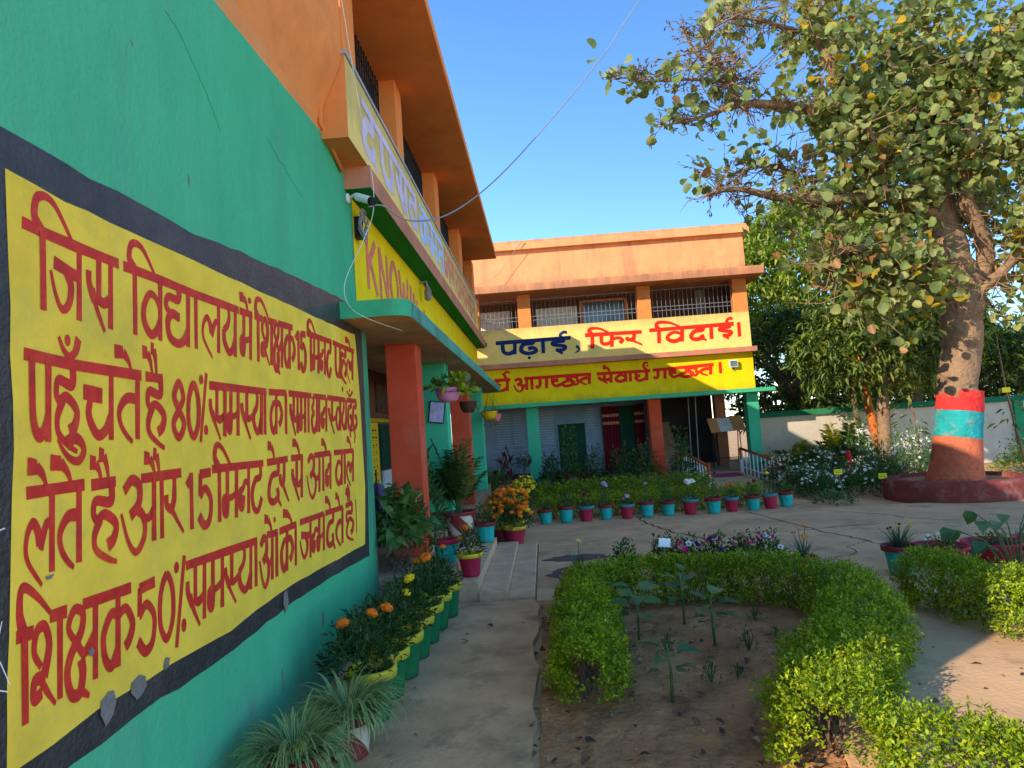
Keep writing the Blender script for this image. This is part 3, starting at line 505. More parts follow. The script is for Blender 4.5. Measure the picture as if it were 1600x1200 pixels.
# garden bed soil with a gently uneven surface
bm_ = MB(); NX, NY = 60, 70
hh = rng.normal(size=(NY + 1, NX + 1))
for _ in range(3): hh = (hh + np.roll(hh, 1, 0) + np.roll(hh, 1, 1) + np.roll(hh, -1, 0) + np.roll(hh, -1, 1)) / 5
XRt = lambda y: float(np.interp(y, [1.2, 3.3, 3.75, 4.15, 4.6, 5.1, 5.6, 6.1, 6.66], [1.3, 1.24, 1.4, 1.66, 1.95, 2.2, 2.32, 2.15, 2.1])) + .05
vs = [(-.13 + (XRt(1.2 + 5.46 * j / NY) + .13) * i / NX, 1.2 + 5.46 * j / NY, .012 + max(-.008, hh[j, i] * .03)) for j in range(NY + 1) for i in range(NX + 1)]
bm_.add(vs, [(j * (NX + 1) + i, j * (NX + 1) + i + 1, (j + 1) * (NX + 1) + i + 1, (j + 1) * (NX + 1) + i) for j in range(NY) for i in range(NX)])
tag(bm_.build('garden_bed_soil', m_bed, smooth=True), kind='structure')
pm = MB()
edge = []
yy = .3
while yy < 6.72: edge.append((-.17 + random.uniform(-.03, .03), yy)); yy += random.uniform(.1, .3)
edge.append((-.2, 6.72))
pm.prism([(-1.59, .3)] + edge + [(-1.59, 6.72)], lambda u, v, d: (u, v, d), .045, -.1)
tag(pm.build('path', m_path), kind='structure')
# the joints and cracks of the yard slab
ck = MB()
for pl, wd in [([(1.55, 12.2), (1.62, 11.2), (1.75, 10.6), (2.05, 9.7), (2.25, 9.3)], .045), ([(2.05, 9.75), (2.6, 9.9), (3.3, 9.8), (4.6, 9.9)], .02), ([(3.35, 12.3), (3.5, 11.3), (3.72, 9.7), (3.95, 8.7), (4.0, 8.1)], .03),
               ([(3.7, 9.9), (4.6, 9.95), (5.6, 9.6)], .018), ([(4.3, 11.9), (5.0, 10.9), (5.5, 10.0), (6.2, 9.2)], .022), ([(3.95, 8.7), (3.6, 8.5), (3.45, 8.0), (3.1, 7.9)], .014), ([(-.25, 9.6), (.3, 9.65), (.8, 9.5)], .012), ([(5.1, 8.9), (5.9, 8.5), (7, 8.4)], .016)]:
    c = catmull(pl, 9); c[1:-1] += rng.normal(size=(len(c) - 2, 2)) * .02
    t = unit(np.gradient(c, axis=0)); n_ = np.stack([-t[:, 1], t[:, 0]], 1); ww = wd * .36 * rng.uniform(.4, 1.3, len(c))[:, None]
    a, b = c + n_ * ww, c - n_ * ww
    vs = [q for i in range(len(c)) for q in ((a[i, 0], a[i, 1], .034), (b[i, 0], b[i, 1], .034))]
    ck.add(vs, [(2 * i, 2 * i + 1, 2 * i + 3, 2 * i + 2) for i in range(len(c) - 1)])
tag(ck.build('yard_cracks', m_crack), kind='structure')
def blob(cx, cy, rx, ry, n=22, jit=.25):
    return [(cx + rx * math.cos(2 * math.pi * k / n) * (1 + random.uniform(-jit, jit)), cy + ry * math.sin(2 * math.pi * k / n) * (1 + random.uniform(-jit, jit))) for k in range(n)]
dm = MB()
for cx, cy, rx, ry in [(.33, 8.75, .42, .22), (.28, 7.9, .38, .4)]:
    p = blob(cx, cy, rx, ry); dm.add([(x, y, .0345) for x, y in p], [tuple(range(len(p)))])
tag(dm.build('damp_patches', m_damp), kind='structure')

# ================================================================== NEAR WING
def wob(poly, step=.12, amp=.004):
    out = []
    for i, p in enumerate(poly):
        q = poly[(i + 1) % len(poly)]; n = max(1, int(math.dist(p, q) / step))
        for k in range(n):
            t = k / n; out.append((p[0] + (q[0] - p[0]) * t + random.uniform(-amp, amp), p[1] + (q[1] - p[1]) * t + random.uniform(-amp, amp)))
    return out
XW = -1.59
fA0 = lambda u, v, d: (XW + d, u, v)
m_ink2 = M('wall_crack_line', (.02, .12, .085), bump=0)  # dark green of the thin wall cracks
A = thing('school_building', 'near two storey school wing with teal and orange side wall and big painted Hindi notice', 'building', (-1.7, 3.5, 0))
A.matrix_world  # parts keep world coordinates: the empty stands at the wing's base
def partA(o):
    o.parent = A; o.location = (1.7, -3.5, 0); return o
def PA(mb, name, mats, smooth=False, bevel=0): return partA(mb.build(name, mats, None, smooth, bevel))
mb = MB(); mb.box(-1.85, XW, 1.3, 6.2, 0, 3.9); mb.box(-1.85, XW, 1.3, 5.12, 3.9, 5.3); mb.box(-1.85, XW, 5.12, 6.2, 3.9, 5.66)
PA(mb, 'side_wall', m_side)
mb = MB(); mb.box(-7, -1.85, 1.3, 1.55, 0, 5.3); PA(mb, 'end_wall', m_orange)
mb = MB(); mb.box(-7, -1.85, 1.56, 5.1, 5.18, 5.29); PA(mb, 'stair_roof', m_soffit)
mb = MB(); mb.box(-7.2, -7, 1.3, 18, 0, 5.7); mb.box(-7, -3.41, 17.7, 17.9, 0, 5.7); PA(mb, 'rear_wall', m_orange)
# painted notice
fA = lambda u, v, d: (XW + d, u, v)
BORDER = [(1.45, 2.735), (1.799, 2.739), (2.093, 2.728), (2.345, 2.724), (2.661, 2.73), (3.069, 2.735), (3.703, 2.785), (4.521, 2.831), (5.588, 2.887), (6.0, 2.915), (6.05, 2.685), (6.02, 1.629), (5.917, .698), (4.898, .741), (4.143, .749), (3.589, .735), (3.102, .715), (2.689, .732), (2.334, .722), (2.041, .718), (1.771, .704), (1.45, .70)]
YEL = [(1.952, 2.602), (2.208, 2.589), (2.693, 2.596), (3.06, 2.602), (4.051, 2.606), (5.81, 2.626), (5.874, 2.086), (5.889, 1.3), (5.793, .819), (5.067, .832), (4.267, .857), (3.767, .85), (3.301, .822), (2.941, .837), (2.607, .838), (2.308, .844), (2.097, .827), (1.962, .822), (1.917, .821), (1.934, 1.194), (1.962, 1.749), (1.959, 2.175)]
mb = MB(); p = wob(BORDER, amp=.007); mb.add([fA(u, v, .0015) for u, v in p], [tuple(range(len(p)))]); PB = PA(mb, 'notice_border', m_black)
mb = MB(); p = wob(YEL); mb.add([fA(u, v, .003) for u, v in p], [tuple(range(len(p)))]); PY = PA(mb, 'yellow_notice', m_yellow)
brA = lambda u: (.0125 + .0034 * (u - 2), .0185)
fL = lambda u, v, d: (XW + .003 + d - .0012, u, v)
for ln in TEXT[:4]:
    mb = MB(); glyphs(mb, ln, brA, fL); mb.build('lettering', m_red, PY)
for ch in [[(2.369, .885), (2.397, .878), (2.405, .836), (2.389, .796), (2.348, .775), (2.321, .824), (2.327, .867)], [(2.549, .877), (2.586, .86), (2.588, .822), (2.561, .8), (2.529, .795), (2.492, .83), (2.501, .866)], [(2.728, .881), (2.754, .872), (2.744, .838), (2.713, .835), (2.71, .856)], [(2.264, 1.057), (2.286, 1.061), (2.298, 1.048), (2.285, 1.033), (2.272, 1.04)], [(2.08, 1.343), (2.114, 1.345), (2.102, 1.333), (2.084, 1.332)], [(3.967, .842), (4.011, .85), (4.036, .776), (3.986, .717), (3.951, .785)]]:
    mb = MB(); p = wob(ch, .02, .002); mb.add([fA(u, v, .0078) for u, v in p], [tuple(range(len(p)))]); mb.build('bare_patch', m_chip, PY)
# white chalk scribble low on the black border
mb = MB()
for k in range(16):
    y0 = 1.80 + random.uniform(0, .1); z0 = random.uniform(1.05, 1.75)
    stroke(mb, [(y0, z0), (y0 + random.uniform(-.02, .03), z0 + random.uniform(-.08, .05)), (y0 + random.uniform(-.03, .05), z0 + random.uniform(-.12, .1))], .25, .2, lambda u: (.009, .009), fA, n=5)
mb.build('chalk_scribble', m_whitep, PB)

# plinth, steps
mb = MB(); mb.box(-3.4, -1.36, 6.2, 17.9, -.05, .45); PA(mb, 'plinth', m_conc, bevel=.01)
for k, (x1, z1, y0, y1) in enumerate([(-1.0, .33, 7.0, 9.35), (-.76, .215, 6.92, 9.65), (-.47, .11, 6.86, 9.85), (-.2, .052, 6.86, 9.95)]):
    mb = MB(); mb.box(-1.37 if k == 0 else (-1.0, -.76, -.47)[k - 1], x1, y0, y1, -.05, z1); PA(mb, 'step', m_step, bevel=.012)
# columns of the veranda
for y, mt in [(7.12, m_salmon), (9.25, m_tealcol), (12.0, m_salmon), (14.7, m_tealcol)]:
    mb = MB(); mb.box(-1.63, -1.30, y, y + .32, .45, 2.70); PA(mb, 'column', mt, bevel=.008)
# canopy slab with its rounded corner
out = [(-1.589, 5.4)] + [(-1.19 + .16 * math.sin(a), 5.56 - .16 * math.cos(a)) for a in np.linspace(0, math.pi / 2, 8)] + [(-1.03, 17.35), (-1.63, 17.35), (-1.63, 6.21), (-1.589, 6.21)]
mb = MB(); mb.prism(out, lambda u, v, d: (u, v, d), 2.70, 2.84, (1, 0, 0)); CAN = PA(mb, 'canopy', [m_teal, m_soffit])
lipf = MB(); c = [(-1.028, y) for y in np.arange(5.6, 17.4, .5)]
lipf.add([q for x, y in c for q in ((x + .0015, y, 2.705 + random.uniform(0, .01)), (x + .0015, y, 2.83 + random.uniform(-.012, .006)))], [(2 * i, 2 * i + 2, 2 * i + 3, 2 * i + 1) for i in range(len(c) - 1)])
partA(lipf.build('weathered_edge', m_weather, None))
mb = MB(); mb.box(-2.05, -1.64, 6.21, 17.35, 2.70, 2.84); mb.box(-3.3, -2.05, 6.21, 17.35, 2.95, 3.05); PA(mb, 'veranda_ceiling', m_soffit)
# inside of the veranda
mb = MB(); mb.box(-3.4, -3.0, 6.2, 17.9, .45, 2.95); PA(mb, 'veranda_back_wall', m_brownwall)
mb = MB(); mb.box(-3.0, -2.985, 6.3, 17.9, 2.02, 2.08); PA(mb, 'yellow_stripe', m_yellow2)
mb = MB(); mb.box(-3.0, -2.985, 6.3, 17.9, .46, .95); PA(mb, 'dado', m_teal)
mb = MB(); mb.box(-3.0, -2.96, 12.25, 14.2, 1.15, 1.98); PA(mb, 'blackboard', m_door)
for y0 in (14.6, 16.2):
    mb = MB(); mb.box(-3.0, -2.97, y0, y0 + .95, .45, 2.0, 0); PA(mb, 'door', M('rust_door_paint', (.17, .055, .018)))
mb = MB(); mb.box(-3.0, -2.96, 10.9, 12.05, .9, 2.0); NB = PA(mb, 'yellow_chart', m_notice)
mb = MB()
for r in range(8):
    z = 1.88 - r * .125
    for cidx in range(5):
        y0 = 11.0 + cidx * .2
        if r in (0, 1): mb.box(-2.958, -2.9565, y0, y0 + random.uniform(.08, .16), z - .03, z)
        else: mb.box(-2.958, -2.9565, y0 + .02, y0 + .02 + random.uniform(.03, .09), z - .04, z - .01)
    mb.box(-2.958, -2.9567, 10.95, 12.0, z - .07, z - .066)
mb.build('chart_writing', m_ink, NB)
mb = MB(); mb.box(-3.0, -2.955, 12.1, 14.3, 2.2, 2.75); PF = PA(mb, 'picture_board', M('faded_picture', (.13, .07, .055), var=.6, scale=5))
mb = MB(); mb.box(-2.99, -2.95, 12.3, 13.9, .75, 1.12); PA(mb, 'newspaper_board', m_paper)

# ledge between the storeys
LED = [(-1.36, 5.86)]
mb = MB(); mb.box(XW + .001, -1.355, 5.72, 17.6, 3.90, 4.10, [1, 0, 0, 0, 0, 0]); PA(mb, 'ledge', [m_terra, m_green])
# yellow band above the canopy
mb = MB(); mb.box(-1.85, XW - .003, 6.2, 17.6, 2.84, 4.1); PA(mb, 'front_wall', m_yellow2)
mb = MB(); p = [(5.93, 2.85)] + [(5.93 + random.uniform(-.012, .012), z) for z in np.arange(3.0, 3.85, .12)] + [(5.93, 3.895), (17.6, 3.895), (17.6, 2.85)]
mb.add([fA(u, v, .003) for u, v in p], [tuple(range(len(p)))]); YB = PA(mb, 'yellow_band', m_yellow2)
# KNOW ...
LAT = {'K': [[(.1, 1), (.1, 0)], [(.9, 1), (.15, .45)], [(.3, .58), (.95, 0)]], 'N': [[(.1, 0), (.1, 1)], [(.1, 1), (.9, 0)], [(.9, 0), (.9, 1)]],
       'O': [[(.5, 1), (.1, .7), (.1, .3), (.5, 0), (.9, .3), (.9, .7), (.5, 1), 1, 1]], 'W': [[(.0, 1), (.25, 0)], [(.25, 0), (.5, .8)], [(.5, .8), (.75, 0)], [(.75, 0), (1, 1)]]}
mb = MB(); u = 6.36
for ch in 'KNOW':
    wd = .42 if ch != 'W' else .52
    for st in LAT[ch]:
        w0 = w1 = 1
        if not isinstance(st[-1], tuple): w0, w1 = st[-2:]; st = st[:-2]
        stroke(mb, [(u + a * wd, 3.16 + b * .54) for a, b in st], w0, w1, lambda q: (.05, .04), lambda a, b, d: (XW + .003 + d, a, b))
    u += wd + .09
mb.build('lettering', m_pinkknow, YB)
mb = MB()
for y0, y1, z0, z1 in [(8.55, 8.95, 3.2, 3.66), (9.5, 10.0, 2.95, 3.5), (10.15, 10.5, 2.95, 3.4), (12.4, 12.9, 2.95, 3.35)]:
    mb = MB()
    for k in range(3): stroke(mb, [(y0 + (y1 - y0) * k / 2, z0), (y0 + (y1 - y0) * k / 2 + .05, z1 - .06 * k)], 1, .9, lambda q: (.07, .05), lambda a, b, d: (XW + .003 + d, a, b))
    mb.build('worn_lettering', m_pinkknow, YB)
for y0, z0 in [(10.6, 2.9), (14.2, 2.95)]:
    mb = MB(); mb.box(XW + .004, XW + .02, y0, y0 + .28, z0, z0 + .38); PA(mb, 'vent_cover', m_weather)
# sill board of the upper floor and its worn writing
mb = MB()
sm = lambda t: max(0, min(1, t)) ** 2 * (3 - 2 * max(0, min(1, t)))
gy = list(np.linspace(3.2, 5.133, 14)); gz = list(np.linspace(4.1, 5.655, 16))
vs = [(-1.589 + .195 * sm((y - 3.2) / 1.9) * sm((z - 4.2) / .6) - (.004 if y < 3.3 or z < 4.25 else 0), y, z) for y in gy for z in gz]
mb.add(vs, [(16 * a + b, 16 * a + 16 + b, 16 * a + 17 + b, 16 * a + 1 + b) for a in range(13) for b in range(15)])
PA(mb, 'corner_pier', m_orange, smooth=True)
mb = MB()
for pts, wd in [([(4.03, 3.62), (4.35, 3.52), (4.62, 3.45)], .0014), ([(2.9, 3.72), (3.05, 3.66), (3.25, 3.52), (3.4, 3.38)], .0013), ([(5.0, .35), (5.06, .2), (5.03, .06)], .003)]:
    c = catmull(pts, 8); c[1:-1] += rng.normal(size=(len(c) - 2, 2)) * .006
    for a, b in zip(c[:-1], c[1:]): stroke(mb, [tuple(a), tuple(b)], 1, 1, lambda q, w_=wd: (w_, w_), fA0, .0008)
    PA(mb, 'hairline_crack', m_ink2); mb = MB()
for ch in [[(3.05, 3.02), (3.065, 3.0), (3.06, 2.95), (3.05, 2.97)], [(2.62, 3.42), (2.64, 3.41), (2.635, 3.39)], [(4.62, .55), (4.66, .57), (4.67, .47), (4.63, .45)], [(5.25, .33), (5.31, .38), (5.36, .22), (5.28, .15)], [(3.9, .42), (3.915, .43), (3.92, .30), (3.905, .31)]]:
    mb = MB(); p = wob(ch, .02, .002); mb.add([fA0(u, v, .0012) for u, v in p], [tuple(range(len(p)))]); PA(mb, 'bare_patch', m_chip)
mb = MB(); mb.box(-1.588, -1.372, 5.14, 16.0, 4.10, 4.78, [1, 0, 1, 0, 0, 0]); SB = PA(mb, 'sill_board', [m_cream, m_orange])
mb = MB(); mb.box(-1.588, -1.358, 5.13, 16.0, 4.78, 4.815); PA(mb, 'sill_coping', M('grey_coping', (.34, .36, .38), var=.15))
fS = lambda u, v, d: (-1.372 + d, u, v)
for mt, items in [(m_lilac, [('da', 5.6, 6.1), ('pa', 6.25, 6.8), ('sa', 6.95, 7.5), ('va', 7.6, 8.1)]), (m_skyblue, [('ka', 8.3, 9.0), ('ma', 9.1, 9.7), ('ta', 9.8, 10.4)]), (m_pinkle, [('na', 10.5, 11.1), ('ra', 11.2, 11.8), ('ya', 11.9, 12.5), ('la', 12.6, 13.2), ('ma', 13.3, 13.9)]), (m_terra, [('pa', 14.1, 14.6), ('ta', 14.7, 15.3)])]:
    mb = MB()
    for n, a, b in items:
        for st in GL[n]:
            w0 = w1 = 1.0
            if not isinstance(st[-1], tuple): w0, w1 = st[-2:]; st = st[:-2]
            stroke(mb, [(a + (b - a) * s_, 4.2 + .42 * t_) for s_, t_ in st], w0, w1, lambda q: (.075, .05), fS)
    stroke(mb, [(items[0][1], 4.63), (items[-1][2], 4.63)], 1, 1, lambda q: (.05, .04), fS)
    mb.build('lettering', mt, SB)
# upper floor: columns, bars, inside, eave
for y0, y1 in [(5.14, 5.50), (7.18, 7.52), (9.9, 10.28), (12.8, 13.3), (15.25, 15.65)]:
    mb = MB(); mb.box(-1.60, -1.375, y0, y1, 4.816, 5.66); PA(mb, 'column', m_orange, bevel=.006)
for y0, y1 in [(5.5, 7.18), (7.52, 9.9), (10.28, 12.8), (13.3, 15.25)]:
    mb = MB(); y = y0 + .05
    while y < y1: mb.bar((-1.56, y, 4.82), (-1.56, y, 5.66), .009, 0, 5); y += .095
    for z in (4.95, 5.2, 5.5): mb.box(-1.568, -1.552, y0, y1, z - .008, z + .008)
    PA(mb, 'window_bars', m_iron)
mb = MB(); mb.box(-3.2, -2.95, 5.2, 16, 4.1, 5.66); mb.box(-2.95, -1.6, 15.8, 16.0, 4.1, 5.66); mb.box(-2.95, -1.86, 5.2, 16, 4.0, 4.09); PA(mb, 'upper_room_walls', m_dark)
mb = MB(); mb.box(-7, -.80, 5.0, 15.3, 5.66, 5.78, [0, 1, 0, 0, 0, 0]); PA(mb, 'roof_slab', [m_orange, m_conc], bevel=.01)
mb = MB(); mb.box(-1.95, -1.75, 15.72, 17.95, 4.1, 4.97); PA(mb, 'unseen_shade_parapet', m_orange)  # unseen parapet, set back out of view to shade the far wing's upper band
# rain pipe down the corner
mb = MB(); mb.tube([(-1.575, 5.08, 5.6, .022), (-1.575, 5.08, 4.2, .022), (-1.57, 5.6, 4.02, .02)], 8); PA(mb, 'drain_pipe', m_orange, smooth=True)

# ================================================================== FAR WING
YB0 = 18.0
B = thing('school_building', 'far orange and yellow school wing across the yard with Hindi slogans over its veranda', 'building', (2.0, 20.0, 0))
def PBn(mb, name, mats, smooth=False, bevel=0, parent=None):
    o = mb.build(name, mats, None, smooth, bevel); o.parent = B; o.location = (-2, -20, 0); return o
XL, XR = -2.6, 5.64
mb = MB(); mb.box(XL, 5.9, 17.75, 24, -.05, .28); PBn(mb, 'plinth', m_conc, bevel=.01)
for x0, x1, mt in [(-.42, -.10, m_tealcol), (2.79, 3.11, m_salmon), (5.33, 5.63, m_tealcol)]:
    mb = MB(); mb.box(x0, x1, 17.83, 18.15, .28, 2.27); PBn(mb, 'column', mt, bevel=.008)
mb = MB(); mb.box(XL, 5.98, 17.5, 18.2, 2.27, 2.37, [1, 0, 0, 0, 0, 0]); PBn(mb, 'canopy', [m_teal, m_soffit], bevel=.006)
mb = MB(); mb.box(XL, XR, YB0, 18.2, 2.37, 3.34); LB = PBn(mb, 'yellow_band', m_yellow2)
mb = MB(); mb.box(XL, 5.72, 17.8, 18.2, 3.34, 3.475); PBn(mb, 'ledge', m_terra, bevel=.008)
mb = MB(); mb.box(XL, XR, YB0, 18.2, 3.475, 4.42); UB = PBn(mb, 'cream_band', m_cream)
fB = lambda u, v, d: (u + 0, YB0 - d, v)
brB = lambda u: (.050, .048)
brB2 = lambda u: (.043, .040)
for ln, mts, br, par in [(TEXT[4], (m_navy, m_brightred), brB, UB), (TEXT[5], (m_brightred,), brB2, LB)]:
    for i, mt in enumerate(mts):
        mb = MB(); kp = None
        if len(mts) == 2: kp = (lambda u: u < 1.14) if i == 0 else (lambda u: u >= 1.14)
        glyphs(mb, ln, br, fB, kp); mb.build('lettering', mt, par)
for x0, x1 in [(-1.6, -1.5), (-.465, -.115), (2.744, 3.10), (5.27, 5.64)]:
    mb = MB(); mb.box(x0, x1, YB0 + .004, 18.25, 4.42, 5.32); PBn(mb, 'column', m_orange, bevel=.006)
for x0, x1 in [(-1.5, -.465), (-.115, 2.744), (3.10, 5.27)]:
    mb = MB(); x = x0 + .06
    while x < x1: mb.bar((x, 18.06, 4.42), (x, 18.06, 5.18), .0055, 0, 5); x += .115
    for z in (4.62, 4.72, 5.18): mb.box(x0, x1, 18.05, 18.066, z - .008, z + .008)
    PBn(mb, 'window_bars', m_steel)
mb = MB(); mb.box(XL, 5.98, 17.5, 20.5, 5.32, 5.53); PBn(mb, 'roof_slab', m_orange2, bevel=.012)
mb = MB(); mb.box(XL, 5.66, 18.0, 18.2, 5.53, 6.53); mb.box(5.46, 5.66, 18.2, 23, 5.53, 6.53); PBn(mb, 'parapet', m_orange2)
mb = MB(); mb.box(XL, 5.80, 17.86, 18.3, 6.53, 6.77); mb.box(5.4, 5.80, 18.3, 23, 6.53, 6.77); PBn(mb, 'coping', m_orange2, bevel=.015)
# upper corridor: back wall, white shutters, dark window
mb = MB(); mb.box(XL, 5.6, 19.3, 19.5, 3.45, 5.32); mb.box(XL, 5.6, 18.2, 19.3, 3.40, 3.46); mb.box(5.44, 5.6, 18.26, 19.3, 3.46, 5.32); PBn(mb, 'upper_back_wall', M('brown_corridor_wall', (.16, .075, .045)))
for x0, x1, mt in [(-1.62, -.72, m_white), (.02, 1.2, m_white)]:
    mb = MB(); mb.box(x0, x1, 19.2, 19.29, 4.0, 5.12); sh = PBn(mb, 'shutter', mt)
mb = MB(); mb.box(1.36, 2.55, 19.22, 19.28, 4.1, 5.2); wd = PBn(mb, 'window', m_glass)
mb = MB(); mb.box(1.30, 1.36, 19.18, 19.29, 4.05, 5.25); mb.box(2.55, 2.62, 19.18, 19.29, 4.05, 5.25); mb.box(1.36, 2.55, 19.18, 19.29, 5.2, 5.26); mb.build('frame', m_orange, wd)
mb = MB(); mb.box(4.55, 4.8, 19.1, 19.29, 3.46, 5.3); PBn(mb, 'pillar', M('grey_pillar', (.3, .28, .26)))
# ground floor veranda: blue wall with the painted register, doors, stair hall
mb = MB(); mb.box(XL, 3.0, 19.6, 19.8, .28, 2.9); BW = PBn(mb, 'blue_wall', m_bluewall)
mb = MB(); mb.box(XL, 3.3, 18.2, 19.6, 2.45, 2.52); mb.box(3.3, 5.62, 18.2, 23, 2.45, 2.52); PBn(mb, 'veranda_ceiling', m_soffit)
mb = MB()
for cx0, cx1 in [(-1.35, -.95), (-.85, -.55), (-.2, .3), (1.28, 1.5)]:
    z = 2.15
    while z > (1.2 if cx0 < 1 else 1.6):
        x = cx0
        while x < cx1:
            l = random.uniform(.03, .12); mb.add([(x, 19.597, z), (min(x + l, cx1), 19.597, z), (min(x + l, cx1), 19.597, z + .022), (x, 19.597, z + .022)], [(0, 1, 2, 3)]); x += l + .02
        z -= .075
    mb.build('painted_register', m_bluetext, BW); mb = MB()
for z in (.95, 1.12): mb = MB(); mb.add([(-1.5, 19.597, z), (.32, 19.597, z), (.32, 19.597, z + .012), (-1.5, 19.597, z + .012)], [(0, 1, 2, 3)]); mb.build('painted_line', m_bluetext, BW)
mb = MB(); mb.box(XL, 1.66, 19.585, 19.598, .29, .44); PBn(mb, 'dado', m_navyband)
mb = MB(); mb.box(.42, 1.20, 19.56, 19.6, .28, 1.78); dr = PBn(mb, 'door', m_door)
mb = MB(); mb.box(.385, .42, 19.55, 19.6, .28, 1.81); mb.box(1.20, 1.235, 19.55, 19.6, .28, 1.81); mb.box(.42, 1.2, 19.55, 19.6, 1.78, 1.81); mb.build('frame', m_bluewall, dr)
mb = MB(); mb.box(1.72, 2.85, 19.55, 19.6, .28, 2.2); d2 = PBn(mb, 'door', m_door)
for cx0, cx1 in [(1.7, 2.18), (2.62, 2.9)]:
    mb = MB(); n = 28
    for (za, zb, mi) in [(.32, 1.68, 0), (1.68, 1.76, 1), (1.76, 1.9, 0), (1.9, 1.98, 1), (1.98, 2.2, 0)]:
        vs = []
        for i in range(n + 1):
            t = i / n; x = cx0 + (cx1 - cx0) * t; y = 19.47 + .025 * math.sin(t * 2 * math.pi * (cx1 - cx0) / .085)
            vs += [(x, y, za), (x, y, zb)]
        mb.add(vs, [(2 * i, 2 * i + 2, 2 * i + 3, 2 * i + 1) for i in range(n)], mi)
    mb.build('curtain', [m_curtain, m_check], d2, smooth=True)
mb = MB(); mb.box(3.0, 3.2, 18.9, 19.8, .28, 2.45); PBn(mb, 'pillar', M('mauve_pillar_paint', (.30, .22, .22)))
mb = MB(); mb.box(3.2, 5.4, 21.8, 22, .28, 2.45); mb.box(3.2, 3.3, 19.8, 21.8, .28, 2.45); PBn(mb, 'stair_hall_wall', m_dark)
for k in range(8):
    mb = MB(); mb.box(3.22, 3.95, 19.9 + k * .22, 19.9 + (k + 1) * .22, .28 + k * .17, .28 + (k + 1) * .17); PBn(mb, 'stair_step', m_conc)
mb = MB(); mb.box(5.1, 5.4, 20.2, 20.5, .28, 2.45); PBn(mb, 'pillar', m_orange2)
# entrance ramp
mb = MB(); mb.add([(3.6, 17.75, .28), (4.95, 17.75, .28), (5.2, 15.7, .035), (3.75, 15.7, .035), (3.6, 17.75, -.05), (4.95, 17.75, -.05), (5.2, 15.7, -.05), (3.75, 15.7, -.05)], [(0, 1, 2, 3), (3, 2, 6, 7), (1, 5, 6, 2), (0, 3, 7, 4)])
PBn(mb, 'ramp', m_step)
mb = MB(); mb.add([(3.68, 17.5, .262), (4.85, 17.5, .262), (4.9, 17.05, .208), (3.7, 17.05, .208)], [(0, 1, 2, 3)]); PBn(mb, 'ramp_mat', m_mag)
for xa, xb in [((3.53, 17.65), (3.74, 16.0)), ((4.98, 17.65), (5.32, 16.0))]:
    pass
def rail(xa, ya, xb, yb, label):
    t = thing('handrail', label, 'handrail', (xa, ya, 0), 0, 'orange and white handrails of the ramp')
    za, zb = .27, .07
    L = lambda s, h: (( xb - xa) * s, (yb - ya) * s, za + (zb - za) * s + h)
    mb = MB(); mb.bar(L(0, .58), L(1, .5), .035, 0, 8); mb.build('top_rail', m_orangerail, t, smooth=True)
    mb = MB()
    for k in range(9):
        s = .04 + k * .105; mb.bar(L(s, -.06), L(s, .57 - .08 * s), .016, 0, 6)
    mb.bar(L(0, .12), L(1, .1), .014, 0, 6)
    mb.build('baluster', m_whitep, t)
    for s in (0, 1):
        mb = MB(); mb.bar(L(s, -.2), L(s, .3), .036, 0, 8); mb.bar(L(s, .3), L(s, .57), .036, 1, 8); mb.build('post', [m_whitep, m_orangerail], t)
rail(3.53, 17.65, 3.76, 15.95, 'orange topped handrail on the left of the ramp beside the shrubs')
rail(5.0, 17.65, 5.36, 15.95, 'orange topped handrail on the right of the ramp beside white daisies')

# ================================================================== BOUNDARY WALL
BWt = thing('boundary_wall', 'whitewashed yard wall with green sloped coping behind the flower bed', 'wall', (15, 18.6, 0))
mb = MB(); mb.box(-9.2, 14, 0, .2, 0, 1.58); mb.build('wall', m_bwall, BWt)
mb = MB()
for k in range(5): pass
mb.prism([(-.08, 1.58), (.28, 1.58), (.1, 1.73)], lambda u, v, d: (d, u, v), -9.2, 14); mb.build('coping', m_cop, BWt)
for x in (-6.0, -2.5, 1.0, 4.6):
    mb = MB(); mb.box(x, x + .24, -.07, -.002, 0, 1.575); mb.build('pilaster', m_bpil, BWt)

